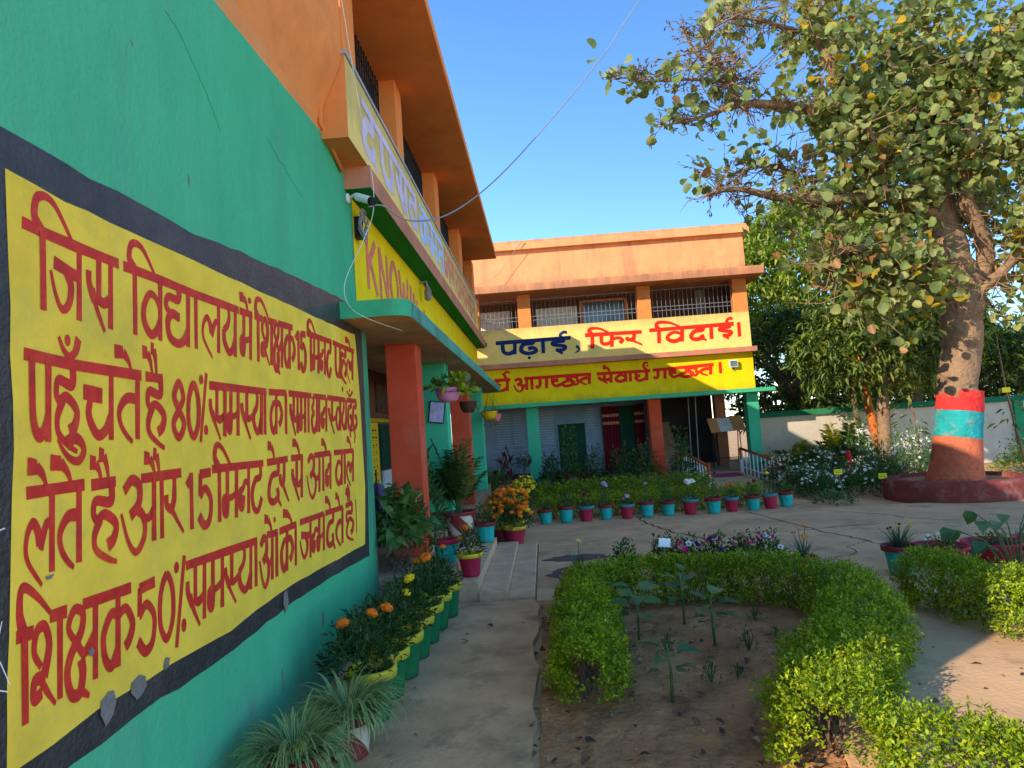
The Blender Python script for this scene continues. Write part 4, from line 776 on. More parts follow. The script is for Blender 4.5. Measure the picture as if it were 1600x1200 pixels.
# ================================================================== BIG TREE
TREE = {
'trunk':[(7.2,12.4,0.2,0.43),(7.24,12.4,0.46,0.375),(7.32,12.4,0.97,0.335),(7.42,12.4,1.53,0.325),(7.53,12.4,2.44,0.31),(7.65,12.4,3.25,0.33),(7.74,12.4,3.82,0.36)],
'A':[(7.67,12.4,3.71,0.34),(7.57,12.4,4.31,0.3),(7.57,12.5,4.99,0.27),(7.54,12.5,5.53,0.22),(7.56,12.6,6.11,0.18),(7.98,12.8,7.09,0.14),(8.15,12.9,7.76,0.11),(8.0,13.0,8.72,0.08),(7.8,13.0,9.39,0.06),(7.72,13.0,10.32,0.04)],
'R':[(7.8,12.4,3.7,0.22),(8.1,12.3,4.12,0.15),(7.99,12.2,4.69,0.135),(7.74,12.1,5.2,0.13),(7.88,12.1,6.06,0.13),(8.08,12.0,7.05,0.11),(8.29,11.8,7.63,0.09),(8.74,11.6,8.04,0.06),(9.14,11.5,8.4,0.04)],
'R2':[(8.08,12.0,7.05,0.08),(8.72,12.3,7.63,0.06),(9.34,12.5,7.9,0.05),(10.12,12.6,8.03,0.03)],
'B1':[(7.52,12.5,4.99,0.11),(7.16,12.3,5.16,0.085),(6.28,12.0,5.37,0.07),(5.26,11.7,5.3,0.055),(4.28,11.5,5.36,0.04),(3.57,11.4,5.52,0.025),(2.98,11.3,5.42,0.012)],
'B2':[(7.56,12.6,6.03,0.12),(6.69,12.2,6.21,0.1),(6.16,12.0,6.36,0.09),(5.8,11.8,6.81,0.07),(5.59,11.7,7.3,0.055),(5.28,11.6,8.15,0.035),(5.17,11.6,9.09,0.02)],
'B3':[(5.8,11.8,6.81,0.06),(5.22,11.5,6.81,0.05),(4.44,11.3,6.87,0.045),(3.61,11.1,6.85,0.035),(2.97,11.0,6.64,0.02),(2.31,10.9,6.52,0.01)],
'B4':[(3.61,11.1,6.86,0.03),(3.52,11.0,7.2,0.028),(3.42,11.0,7.43,0.024),(2.99,10.9,7.64,0.018),(2.72,10.8,8.13,0.01)],
'B5':[(3.5,11.0,7.2,0.02),(2.81,10.8,7.21,0.015),(1.96,10.7,7.19,0.008),(1.72,10.7,7.35,0.005)],
'B6':[(5.26,11.7,5.3,0.04),(4.71,11.9,5.67,0.03),(4.58,12.0,6.05,0.025),(4.11,12.0,6.09,0.018),(3.42,12.0,5.93,0.008)],
'B7':[(8.15,12.9,7.76,0.06),(7.09,12.6,8.07,0.05),(6.34,12.4,8.52,0.04),(5.22,12.2,8.63,0.03),(4.36,12.0,8.84,0.02),(3.65,11.9,8.87,0.008)],
'B8':[(7.57,12.4,4.31,0.1),(6.81,12.0,4.04,0.07),(6.02,11.7,4.25,0.05),(5.25,11.4,4.34,0.035),(4.86,11.3,4.02,0.02)],
'B9':[(7.64,12.4,3.48,0.1),(8.09,12.0,3.82,0.07),(8.55,11.8,4.3,0.05),(8.95,11.6,4.43,0.03)],
'B10':[(6.81,12.0,4.04,0.04),(6.23,11.8,3.7,0.03),(5.38,11.6,3.67,0.02)],
'B11':[(7.88,12.1,6.06,0.07),(8.18,11.6,5.94,0.05),(8.56,11.4,5.93,0.03),(9.3,11.3,6.2,.02)],
'B12':[(7.56,12.6,6.11,0.07),(7.11,12.2,6.88,0.05),(6.72,12.0,7.41,0.04),(6.47,11.8,8.15,0.03)],
'B13':[(3.42,11.0,7.43,0.015),(3.19,11.2,8.11,0.012),(3.76,11.2,8.45,0.01),(4.34,11.3,8.62,0.008)],
'B14':[(7.6,12.6,6.2,.07),(7.3,13.4,6.8,.05),(6.9,14.2,7.6,.04),(6.5,14.8,8.4,.02)],
'B15':[(8.0,12.2,4.7,.07),(8.6,13.0,5.3,.05),(9.4,13.6,6.0,.03)],
'B16':[(6.28,12.0,5.37,.04),(6.0,11.4,5.8,.03),(5.6,11.0,6.3,.02)],
}
bark = M('bark', (.26, .155, .085), var=.3, scale=5, bump=1, bscale=16, stain=(.12, .08, .055), stain_amt=.7, streak=True, stain_scale=3, dist=.05)
m_bred = M('red_trunk_paint', (.66, .035, .03), var=.2, scale=6, stain=(.45, .16, .07), stain_amt=.6, stain_scale=5, bump=1, bscale=16, dist=.03)
m_bteal = M('teal_trunk_paint', (.02, .28, .27), var=.2, scale=6, stain=(.32, .21, .12), stain_amt=.85, stain_scale=5, bump=1, bscale=16, dist=.03)
m_bocher = M('red_ochre_trunk_paint', (.50, .12, .055), var=.2, scale=5, stain=(.3, .12, .07), stain_amt=.5, stain_scale=4, bump=1, bscale=16, dist=.03)
T0 = thing('tree', 'big round leaved tree with red and teal bands painted on its trunk', 'tree', (0, 0, 0))
def tubes(paths, mat, name, parent, seg=10, noise=.05):
    mb = MB()
    for p in paths:
        c = catmull([q[:4] for q in p], 5) if len(p) > 2 else np.array(p)
        if name == 'branch': c[:, 3] *= np.where(c[:, 3] < .06, 1.75, 1.25)
        if len(c) > 3: c[1:-1, :3] += rng.normal(size=(len(c) - 2, 3)) * c[1:-1, 3:4] * .08
        mb.tube([tuple(q) for q in c], seg, 0, True, noise)
    return mb.build(name, mat, parent, smooth=True)
tr = tubes([TREE['trunk'], TREE['A'], TREE['R']], bark, 'trunk', T0, 18, .035)
tubes([v for k, v in TREE.items() if k[0] == 'B' or k == 'R2'], bark, 'branch', T0, 8)
def band(z0, z1, mat):
    def axis(z):
        P = TREE['trunk']
        for a, b in zip(P[:-1], P[1:]):
            if a[2] <= z <= b[2]:
                t = (z - a[2]) / (b[2] - a[2]); return tuple(a[k] + (b[k] - a[k]) * t for k in range(4))
    mb = MB(); pts = []
    for z in np.linspace(z0, z1, 7):
        x, y, _, r = axis(z); pts.append((x, y, z, r * 1.085 + .014))
    mb.tube(pts, 28, 0, False, .02); return mb.build('painted_band', mat, T0, smooth=True)
tag(band(1.50, 1.86, m_bred), 'bright red painted band')
tag(band(1.04, 1.50, m_bteal), 'worn teal painted band')
tag(band(.24, 1.04, m_bocher), 'red ochre painted band at the trunk foot')
# twigs and leaf groups along every branch
tips = []; twig = MB(); bare = MB()
def rv(): v = rng.normal(size=3); return v / np.linalg.norm(v)
budP = []; budD = []
for k, P in TREE.items():
    if k == 'trunk': continue
    c = catmull([q[:4] for q in P], 6)
    n = len(c)
    for i in range(n):
        r = c[i, 3]
        if r > .15: continue
        x = c[i, 0]
        left = x < 5.0
        for _ in range(4 if left else (4 if r < .12 else 2)):
            d = rv(); d[2] = d[2] * .7 + (.1 if left else -.05); d /= np.linalg.norm(d)
            L = random.uniform(.25, .8) * (.5 if x < 2.9 else .9 if left else 1.3)
            a = c[i, :3]; b = a + d * L * .55; e = b + (d + rv() * .6) * L * .5
            twig.tube([(*a, min(.012, r * .5)), (*b, .008), (*e, .004)], 5, 0, False)
            if left and random.random() < .6:
                for q in range(7):
                    t = q / 7; budP.append(b * (1 - t) + e * t + rng.normal(size=3) * .02); budD.append(d + rv())
            else: tips.append((e, d)); 
            if not left: tips.append((b, d))
for a, b, n in [((6.2, 11.6, 3.5), (.8, .5, .5), 60), ((5.6, 11.4, 4.2), (.7, .5, .35), 30), ((9.1, 11.5, 5.1), (.75, .6, .7), 60), ((8.6, 11.6, 6.6), (.9, .7, .9), 60), ((7.4, 11.6, 7.6), (1.2, .8, 1.2), 75), ((6.2, 11.6, 7.3), (1.0, .6, .9), 45), ((8.6, 12, 8.8), (1.2, .8, .8), 50), ((6.6, 11.8, 5.7), (1.0, .6, .6), 36), ((6.3, 12, 9), (1.4, .8, .6), 45), ((9.7, 12, 7.4), (.8, .8, 1.2), 40), ((9.1, 12.2, 4.2), (.5, .5, .7), 70), ((9.5, 12, 5.6), (.6, .7, .8), 30)]:
    for _ in range(int(n * .34)):
        p = np.array(a) + rng.normal(size=3) * np.array(b) * .62
        tips.append((p, rv()))
twig.build('twig', bark, T0)
LP = []; LD = []; LU = []; LS = []; LM = []
for e, d in tips:
    if random.random() < (.66 if e[0] < 5 else .48 if e[0] < 6.5 else .38) or (abs(e[0] - 7.55) < .55 and 3.0 < e[2] < 5.3 and e[1] < 12.5) or (abs(e[0] - 8.1) < .3 and 3.4 < e[2] < 4.6): continue
    yel = random.random()
    for q in range(random.randint(5, 9)):
        dd = rv(); dd[2] -= .6
        LP.append(e + rng.normal(size=3) * .13); LD.append(dd); u = rv() * .8; u[2] += .8; u[1] -= .5; LU.append(u)
        LS.append(random.uniform(.10, .20) * (1.05 if e[0] < 5 else 1))
        x = random.random()
        LM.append(2 if (yel < .05 and x < .4) or x < .012 else 3 if x < (.13 if e[0] < 6 and e[2] < 6.2 else .03) else 1 if x < .55 else 0)
cr = cloud('crown', L_TREE, LP, LD, LU, LS, rng.uniform(.7, 1.1, len(LP)), (T_ROUND[0] * np.array([1, 1, 2.0]), T_ROUND[1]), parent=T0, mi=np.array(LM))
cloud('seed_pod', [m_twig], budP, budD, [rv() for _ in budP], rng.uniform(.05, .11, len(budP)), .28, T_LANCE, parent=T0)
# raised planter ring round its foot
pl = thing('tree_planter', 'low maroon painted round planter ring at the foot of the big tree', 'planter', (7.2, 12.42, 0))
mb = MB(); mb.lathe([(1.12, -.02), (1.13, .06), (1.12, .30), (1.09, .36), (.95, .37), (.93, .30)], 56, (0, 0, 0), 0, cap=False); mb.build('ring_wall', m_maroon, pl, smooth=False)
mb = MB(); mb.lathe([(.94, .2), (.94, .305)], 40); mb.build('soil', m_bed, pl)

# ================================================================== TREES BEHIND
def mango(x, y, h, rx, ry, zc, rz_, n, label, trunk_r=.16, lean=(0, 0), weights=(5, 4, 1.2), lsize=.24, big=False, kind='tree', ms=L_MANGO):
    t = thing('mango_tree', label, kind, (x, y, 0), 0, 'trees beyond and along the yard wall')
    mb = MB()
    top = (lean[0], lean[1], zc)
    mb.tube([tuple(q) for q in catmull([(0, 0, -.05, trunk_r * 1.25), (lean[0] * .2, lean[1] * .2, zc * .35, trunk_r), (lean[0] * .7, lean[1] * .7, zc * .75, trunk_r * .8), (*top, trunk_r * .5)], 4)], 10, 0, True, .05)
    cl = []
    for k in range(n):
        th = random.uniform(0, 2 * math.pi); ph = math.acos(random.uniform(-.75, 1)); f = random.uniform(.55, 1.0) ** .5
        q = np.array([lean[0] + rx * f * math.sin(ph) * math.cos(th), lean[1] + ry * f * math.sin(ph) * math.sin(th), zc + rz_ * f * math.cos(ph)])
        q += rng.normal(size=3) * .12
        if q[2] > .6: cl.append(q)
    for q in cl[::max(1, len(cl) // 22)]:
        mb.tube([(lean[0] * .8, lean[1] * .8, zc * .7, trunk_r * .4), (*(q * .55 + np.array([lean[0], lean[1], zc * .8]) * .45), trunk_r * .22), (*q, .015)], 6, 0, False)
    mb.build('trunk', bark, t, smooth=True)
    P = []; D = []; U = []; S = []; I = []
    for q in cl:
        out = q - np.array(top); out /= np.linalg.norm(out) + 1e-6
        new = random.random(); w_ = 2 if new < .10 else None
        for j in range(random.randint(9, 15)):
            d = out * .35 + rv() * .9; d[2] -= .35
            P.append(q + rng.normal(size=3) * .10); D.append(d); u = rv() * .5; u[2] += 1; U.append(u); S.append(lsize * random.uniform(.6, 1.2))
            I.append(w_ if w_ is not None else random.choices((0, 1, 2), weights)[0])
    cloud('crown', ms, P, D, U, S, .25, T_LANCE, parent=t, mi=np.array(I))
    return t
L_LIME = [LEAF('lime_mango_leaf', (.24, .33, .045), .4), LEAF('lime_mango_leaf_deep', (.12, .19, .025), .33), LEAF('lime_mango_leaf_new', (.38, .43, .06), .42)]
mango(10.0, 24.5, 8, 3.5, 2.4, 6.0, 3.3, 1500, 'tall bright green bushy tree rising behind the right end of the far school wing', .22, weights=(5, 3, 2), lsize=.36, ms=L_LIME)
mango(12.8, 23.6, 8, 2.4, 1.8, 4.6, 2.6, 620, 'bushy mid green tree beyond the wall seen through the gap left of the big trunk', .2, weights=(5, 3, 1), lsize=.34, ms=L_LIME)
mango(7.7, 20.6, 8, 2.0, 1.3, 2.6, 2.2, 560, 'dark shaded tree close against the right end of the far school wing', .24, weights=(9, 2, .2), lsize=.28)
mango(8.3, 17.0, 5, 2.1, 1.3, 3.15, 1.35, 640, 'spreading mango tree with drooping leaves over the flower bed', .15, lean=(.3, .3), weights=(3, 5, 1), lsize=.27)
mango(11.2, 20.8, 6, 2.3, 1.8, 3.6, 2.1, 560, 'leafy mango tree standing behind the boundary wall left of the painted trunk', .2, weights=(5, 4, .8), lsize=.28)
mango(15.2, 19.9, 7, 1.9, 1.8, 2.7, 1.3, 330, 'dark low tree behind the boundary wall right of the painted trunk', .16, weights=(7, 3, .5), lsize=.26)
mango(16.5, 27, 9, 3.6, 2.5, 3.0, 2.0, 460, 'distant pale green tree far behind the boundary wall at the right edge', .25, weights=(3, 4, 2), lsize=.3)
mango(13.6, 22.6, 9, 2.0, 1.6, 2.6, 1.3, 300, 'low tree crown just over the wall right behind the painted trunk', .18, weights=(4, 4, 2), lsize=.26)
mango(20, 25, 9, 3.0, 2.4, 3.2, 2.2, 420, 'broad tree beyond the wall at the far right corner', .22, weights=(3, 4, 2), lsize=.3)
mango(12.6, 27.5, 9, 3.0, 2.5, 2.8, 2.0, 460, 'distant hazy tree far behind the boundary wall behind the mango tree', .25, weights=(4, 4, 1), lsize=.3)
# young trees inside the wall with painted trunks
t = thing('painted_tree_trunk', 'slim leaning tree trunk painted orange against the boundary wall', 'tree', (8.45, 17.9, 0), 0, 'young trees with painted trunks by the wall')
mb = MB(); mb.tube([(.28, 0, 0, .13), (.1, 0, .9, .115), (-.05, .05, 2.2, .09), (-.1, .1, 3.2, .06)], 12, 0, True, .03); mb.build('trunk', M('orange_trunk_paint', (.50, .13, .03), var=.2, stain=(.2, .09, .05), stain_amt=.6, stain_scale=4, bump=.8, bscale=20, dist=.02), t, smooth=True)
t = thing('painted_tree_trunk', 'slim leaning tree trunk with white lower half beside the orange one', 'tree', (8.05, 17.7, 0), 0, 'young trees with painted trunks by the wall')
mb = MB(); mb.tube([(.2, 0, 0, .075), (.06, 0, .8, .07), (0, 0, 1.15, .066)], 10, 0); mb.tube([(0, 0, 1.151, .066), (-.06, 0, 2.0, .06), (-.1, .1, 3.0, .05)], 10, 1); mb.build('trunk', [m_whitep, bark], t, smooth=True)

# ================================================================== HEDGES
def hedge(name, label, path, width, height, n, leaf=.026, group=None, z0=.05, mats=L_HEDGE, weights=(4.5, 4, 1.2), stems=True, cat='hedge', widen=0.):
    t = thing(name, label, cat, (path[0][0], path[0][1], 0), 0, group)
    c = catmull(path, 14); o = np.array([path[0][0], path[0][1]])
    seg = np.linalg.norm(np.diff(c, axis=0), axis=1); cum = np.concatenate([[0], np.cumsum(seg)]); Lt = cum[-1]
    K = n // 9
    s = rng.uniform(-width * .35, Lt + width * .35, K); sc = np.clip(s, 0, Lt)
    ctr = np.stack([np.interp(sc, cum, c[:, k]) for k in (0, 1)], 1)
    tg = np.gradient(c, axis=0); tg = unit(tg); tt = np.stack([np.interp(sc, cum, tg[:, k]) for k in (0, 1)], 1); tt = unit(tt)
    nrm = np.stack([-tt[:, 1], tt[:, 0]], 1)
    over = s - sc
    ang = rng.uniform(-.18 * math.pi, 1.18 * math.pi, K); rad = rng.uniform(.62, 1.0, K) ** .4
    ce = np.cos(ang); se = np.sin(ang)
    sq = 1 / np.maximum(np.abs(ce) ** 3.2 + np.abs(se) ** 3.2, 1e-6) ** (1 / 3.2)
    endk = np.sqrt(np.clip(1 - (over / (width * .36)) ** 2, .05, 1))
    lump = 1 + .15 * np.sin(s * 7.3 + 1.3 * np.sin(s * 2.9)) + .10 * np.sin(s * 17 + ang * 3) + .09 * np.sin(ang * 5 + s * 11) + .07 * np.sin(s * 31 + ang * 7)
    lat = ce * sq * width * .5 * rad * endk * lump * (1 + widen * np.clip((sc / Lt - .42) * 3, 0, 1))
    hz = z0 + (height - z0) * (.36 + .64 * se * sq * rad * (.9 + .1 * endk) * (.72 + .28 * lump))
    low = hz < height * .3
    P0 = np.stack([ctr[:, 0] + tt[:, 0] * over + nrm[:, 0] * lat - o[0], ctr[:, 1] + tt[:, 1] * over + nrm[:, 1] * lat - o[1], hz], 1)
    out = np.stack([nrm[:, 0] * ce + tt[:, 0] * over * 1.5, nrm[:, 1] * ce + tt[:, 1] * over * 1.5, np.maximum(se, -.1) + .35], 1); out = unit(out)
    keep = rng.random(K) < np.where(hz < height * .22, .7, 1.0)
    P0, out, hz = P0[keep], out[keep], hz[keep]
    K = len(P0); q = 9
    tip = unit(out + rng.normal(size=(K, 3)) * .45)
    pos = np.repeat(P0, q, 0) + np.repeat(tip, q, 0) * (rng.uniform(-.05, .075, K * q))[:, None] * (leaf / .026) + rng.normal(size=(K * q, 3)) * .008 * leaf / .026
    D = np.repeat(tip, q, 0) * .75 + rdir(K * q) * .9; U = np.repeat(out, q, 0) * .6 + rdir(K * q) * .7 + np.array([0, 0, .4])
    pos[:, 2] = np.maximum(pos[:, 2], .015)
    wts = np.array(weights); pk = rng.choice(3, K, p=wts / wts.sum()); mi = np.where(rng.random(K * q) < .7, np.repeat(pk, q), rng.choice(3, K * q, p=wts / wts.sum()))
    cloud('foliage', mats, pos, D, U, rng.uniform(.65, 1.25, K * q) * leaf, .52, T_LANCE, parent=t, mi=mi)
    if stems:
        mb = MB(); s_ = .18
        while s_ < Lt - .15:
            x = np.interp(s_, cum, c[:, 0]) - o[0]; y = np.interp(s_, cum, c[:, 1]) - o[1]
            for _ in range(3):
                a = (x + random.uniform(-.06, .06), y + random.uniform(-.06, .06))
                b = (x + random.uniform(-.2, .2) * width * 2, y + random.uniform(-.2, .2) * width * 2)
                mb.tube([(*a, 0, .007), ((a[0] + b[0]) / 2 + random.uniform(-.03, .03), (a[1] + b[1]) / 2, height * .4, .005), (*b, height * .85, .002)], 5, 0, False)
            s_ += .09
        mb.build('stems', m_twig, t)
    return t
HG = 'clipped yellow green hedges of the garden bed'
hedge('hedge', 'long curved yellow green hedge wrapping round the bare garden bed', [(.17, 4.2), (.20, 4.8), (.23, 5.5), (.27, 6.1), (.48, 6.4), (.95, 6.45), (1.6, 6.38), (2.1, 6.1), (2.32, 5.6), (2.2, 5.1), (1.95, 4.6), (1.66, 4.15), (1.4, 3.75), (1.24, 3.3)], .36, .40, 86000, .026, HG, widen=.3)
hedge('hedge', 'near clipped hedge branch at the bottom right corner with bare stems showing', [(1.5, 3.15), (1.8, 2.92), (2.15, 2.75), (2.5, 2.62), (2.9, 2.55)], .34, .33, 15000, .026, HG)
hedge('hedge', 'short clipped hedge beside the teal spiral pot at the right edge', [(3.15, 5.95), (3.15, 5.6), (3.22, 5.25), (3.35, 5.05)], .46, .43, 17000, .027, HG)
hedge('hedge', 'sunlit yellow hedge end at the right edge of the photo', [(3.5, 4.98), (3.85, 4.75), (4.3, 4.6)], .42, .43, 14000, .027, HG, weights=(4, 2, 3))
hedge('hedge', 'low hedge right behind the long row of teal and crimson pots', [(-.05, 12.75), (1.2, 12.8), (2.6, 12.85), (3.8, 12.9)], .5, .35, 15000, .04, HG)
hedge('hedge', 'darker hedge row between the pot row hedge and the far wing', [(-.15, 14.6), (1.0, 14.7), (2.3, 14.8), (3.2, 14.8)], .8, .42, 8000, .06, HG, weights=(1, 7, .2))
for ch in T0.children: ch.location = (-7.2, -12.4, 0)
T0.location = (7.2, 12.4, 0)

# ================================================================== POTS AND FLOWERS
def bloom_mesh(kind, mat, r):
    mb = MB()
    if kind == 'pom':      # ruffled marigold head
        prof = [(.25, -.55), (.75, -.4), (1.0, 0), (.85, .35), (.5, .58), (.1, .62)]
        mb.lathe([(a * r, b * r) for a, b in prof], 22, (0, 0, 0), 0, .10, 9, 60 / r * .02)
        for k in range(3):
            rr = (.9, .6, .3)[k]; n = (13, 9, 5)[k]
            for j in range(n):
                a = 2 * math.pi * (j + random.random() * .5) / n; z = (.05, .38, .58)[k] * r; w_ = .32 * r
                p = (rr * r * math.cos(a), rr * r * math.sin(a), z); o_ = (1.22 * rr * r * math.cos(a), 1.22 * rr * r * math.sin(a), z + .12 * r)
                mb.add([(p[0] - w_ * math.sin(a) * .6, p[1] + w_ * math.cos(a) * .6, p[2]), (p[0] + w_ * math.sin(a) * .6, p[1] - w_ * math.cos(a) * .6, p[2]), (o_[0] + w_ * math.sin(a), o_[1] - w_ * math.cos(a), o_[2] + .1 * r), (o_[0] - w_ * math.sin(a), o_[1] + w_ * math.cos(a), o_[2] - .05 * r)], [(0, 1, 2, 3)])
        mats = [mat]
    else:                  # open flower with petals and an eye
        n = 8 if kind == 'daisy' else 5
        for j in range(n):
            a = 2 * math.pi * j / n; w_ = r * (.36 if n == 8 else .62)
            c_, s_ = math.cos(a), math.sin(a)
            mb.add([(0, 0, 0), (c_ * r * .6 - s_ * w_, s_ * r * .6 + c_ * w_, r * .16), (c_ * r, s_ * r, r * .06), (c_ * r * .6 + s_ * w_, s_ * r * .6 - c_ * w_, r * .16)], [(0, 3, 2, 1)], 0)
        mb.lathe([(r * .26, 0), (r * .24, r * .12), (r * .05, r * .2)], 8, (0, 0, 0), 1)
        mats = [mat, F_YE if kind == 'daisy' else F_PURP if kind == 'petunia' else F_MAR]
    me = mb.build('flower', mats); d = me.data; bpy.data.objects.remove(me); return d
FLM = {'orange': bloom_mesh('pom', F_OR, .042), 'yellow': bloom_mesh('pom', F_YE, .040), 'white': bloom_mesh('daisy', F_WH, .034), 'gaz': bloom_mesh('daisy', F_OR, .035), 'gazy': bloom_mesh('daisy', F_YE, .035),
       'pink': bloom_mesh('five', F_PINK, .034), 'purple': bloom_mesh('petunia', F_WH, .036), 'violet': bloom_mesh('petunia', F_PURP, .036), 'mauve': bloom_mesh('pom', F_MAUVE, .05), 'dred': bloom_mesh('pom', F_MAR, .042), 'ivory': bloom_mesh('pom', F_WH, .045)}
def flower(kind, parent, p, s=1.0, tilt=.5):
    o = bpy.data.objects.new('flower', FLM[kind]); COL.objects.link(o); o.parent = parent
    o.location = p; o.scale = (s,) * 3; o.rotation_euler = (random.uniform(-tilt, tilt) + tilt * .5, random.uniform(-tilt, tilt), random.uniform(0, 6)); return o
def bush(parent, base, rx, rz_, n, leaf, mats, asp=.45, shape=T_LANCE, up=.3, stems=6, weights=None, name='foliage', ry=None, smooth_in=.5):
    ry = ry or rx
    v = rdir(n) * (rng.uniform(smooth_in, 1, n) ** .5)[:, None]
    v[:, 2] = np.abs(v[:, 2]) * 1.0 if base[2] <= .5 else v[:, 2] * .5 + .5
    lump = 1 + .22 * np.sin(v[:, 0] * 6 + base[0] * 9) * np.sin(v[:, 1] * 7 + 2) + .15 * np.sin(v[:, 2] * 9)
    P = np.array(base) + v * np.array([rx, ry, rz_]) * lump[:, None]
    D = v * .8 + rdir(n) * .7 + np.array([0, 0, up]); U = rdir(n) * .6 + np.array([0, 0, 1])
    cloud(name, mats, P, D, U, rng.uniform(.6, 1.2, n) * leaf, asp, shape, weights, parent)
    if stems:
        mb = MB()
        for k in range(stems):
            a = random.uniform(0, 6.28); q = random.uniform(.2, .8)
            mb.tube([(base[0] * .6, base[1] * .6, max(base[2] - rz_ * .6, 0) if base[2] > .5 else base[2], .006), (base[0] + rx * q * .5 * math.cos(a), base[1] + ry * q * .5 * math.sin(a), base[2] + rz_ * .4, .005), (base[0] + rx * q * math.cos(a), base[1] + ry * q * math.sin(a), base[2] + rz_ * .85, .003)], 5, 0, False)
        mb.build('stem', m_stem, parent)
def pot(t, rt, rb, h, body, rim, ridge=.022, twist=14, rimh=.055, swirl=None, seg=40):
    mb = MB(); n = 28 if swirl else 9
    prof = [(rb * .9, 0)] + [(rb + (rt - rb) * k / n, h * k / n + .002) for k in range(n)] + [(rt * .985, h - rimh)]
    if swirl:
        mb.lathe(prof, 144, (0, 0, 0), 0, 0, mfun=lambda th, z: 1 if math.sin(3 * th + z / h * 5.5) > .25 else 0); mb.build('pot', [body, swirl], t, smooth=True)
    else:
        mb.lathe(prof, seg, (0, 0, 0), 0, ridge, 9, twist / h * .3); mb.build('pot', body, t, smooth=True)
    mb = MB(); e = rt * 1.0
    mb.lathe([(e * .99, h - rimh), (e * 1.12, h - rimh + .004), (e * 1.14, h - .012), (e * 1.12, h), (e * .98, h + .001), (e * .93, h - .012), (e * .91, h - rimh * .9)], 40, cap=False); mb.build('rim', rim, t, smooth=True)
    mb = MB(); mb.lathe([(e * .5, h - rimh * .95), (e * .92, h - rimh * .8), (e * .3, h - rimh * .55)], 24); mb.build('soil', m_soil, t, smooth=True)
def marigold(t, z, r, hh, n, fl, off=(0, 0), leaf=.05):
    bush(t, (off[0], off[1], z), r, hh, n, leaf, L_DARK, .28, weights=(3, 1))
    for k, (kind, x, y, zz, s) in enumerate(fl): flower(kind, t, (x, y, zz), s)

# --- the long row of thirteen pots behind the yard
row = [('T', 'with tuft of green grass, first at the left end of the long row'), ('T', 'with small green plant, second from the left end of the long row'), ('R', 'with one dark red flower, leftmost crimson pot of the long row'), ('T', 'with tall stalk of two pale pink flowers in the long row'),
       ('R', 'with low mauve flowers in the long row'), ('T', 'with withered brown stalk in the long row'), ('T', 'with round green bushy plant in the middle of the long row'), ('R', 'with cluster of white flowers in the long row'),
       ('T', 'with tall reddish brown stalks in the long row'), ('R', 'with small orange flowers in the long row'), ('T', 'with short red flower stalks in the long row'), ('R', 'with tall yellow tipped plant near the right end of the long row'), ('T', 'with grey green bush, last at the right end of the long row')]
xs = [-.06, .30, .65, 1.0, 1.36, 1.72, 2.1, 2.47, 2.87, 3.2, 3.58, 3.9, 4.22]
ys = [12.02, 12.05, 12.05, 12.1, 12.06, 12.1, 12.12, 12.1, 12.05, 12.12, 12.15, 12.2, 12.35]
for i, ((c, lab), x, y) in enumerate(zip(row, xs, ys)):
    t = thing('potted_plant', ('teal pot ' if c == 'T' else 'crimson pot ') + lab, 'potted plant', (x, y, .031), random.uniform(0, 6), 'long row of pots before the far hedge')
    pot(t, .128, .095, .265, P_TEAL if c == 'T' else P_RED, P_MAR if c == 'T' else M('dull_teal_rim', (.07, .20, .20), var=.2) if i == 2 else bpy.data.materials['dull_teal_rim'] if c == 'R' else P_MAR)
    t.scale = (random.uniform(.93, 1.05),) * 3; t.rotation_euler = (random.uniform(-.045, .045), random.uniform(-.045, .045), random.uniform(0, 6)); t.location.z = .033
    z = .25
    if i == 0: blade_cloud('foliage', [L_MID[0]], (0, 0, z), 40, .26, .007, .6, .4, t)
    elif i in (1, 6): bush(t, (0, 0, z), .13, .2, 220, .05, L_MID)
    elif i == 12: bush(t, (0, 0, z), .15, .17, 260, .05, [L_SUN[1], L_MID[0]])
    else:
        hh = {2: .2, 3: .38, 4: .14, 5: .32, 7: .3, 8: .4, 9: .26, 10: .24, 11: .36}[i]
        bush(t, (0, 0, z), .09, hh * .75, 90 if i not in (5, 8) else 40, .055, L_MID)
        fk = {2: [('dred', 0, 0, 1.2)], 3: [('mauve', -.05, 0, 1.2), ('mauve', .07, .02, .9)], 4: [('mauve', -.06, 0, .8), ('mauve', .05, .03, .9), ('mauve', 0, -.05, .7)], 5: [('mauve', 0, 0, .6)], 7: [('ivory', -.06, -.03, 1.1), ('ivory', .05, 0, 1.2), ('ivory', 0, .06, 1.0), ('ivory', .02, -.07, .8)],
              8: [('dred', -.05, 0, .7), ('dred', .06, .02, .6)], 9: [('orange', -.06, 0, .7), ('orange', .04, .04, .8), ('orange', .02, -.06, .6)], 10: [('dred', -.05, 0, .8), ('dred', .05, .03, .8)], 11: [('yellow', 0, 0, .9), ('yellow', .04, .03, .7)]}[i]
        for kd, a, b, s in fk: flower(kd, t, (a, b, z + hh + random.uniform(-.03, .03)), s)

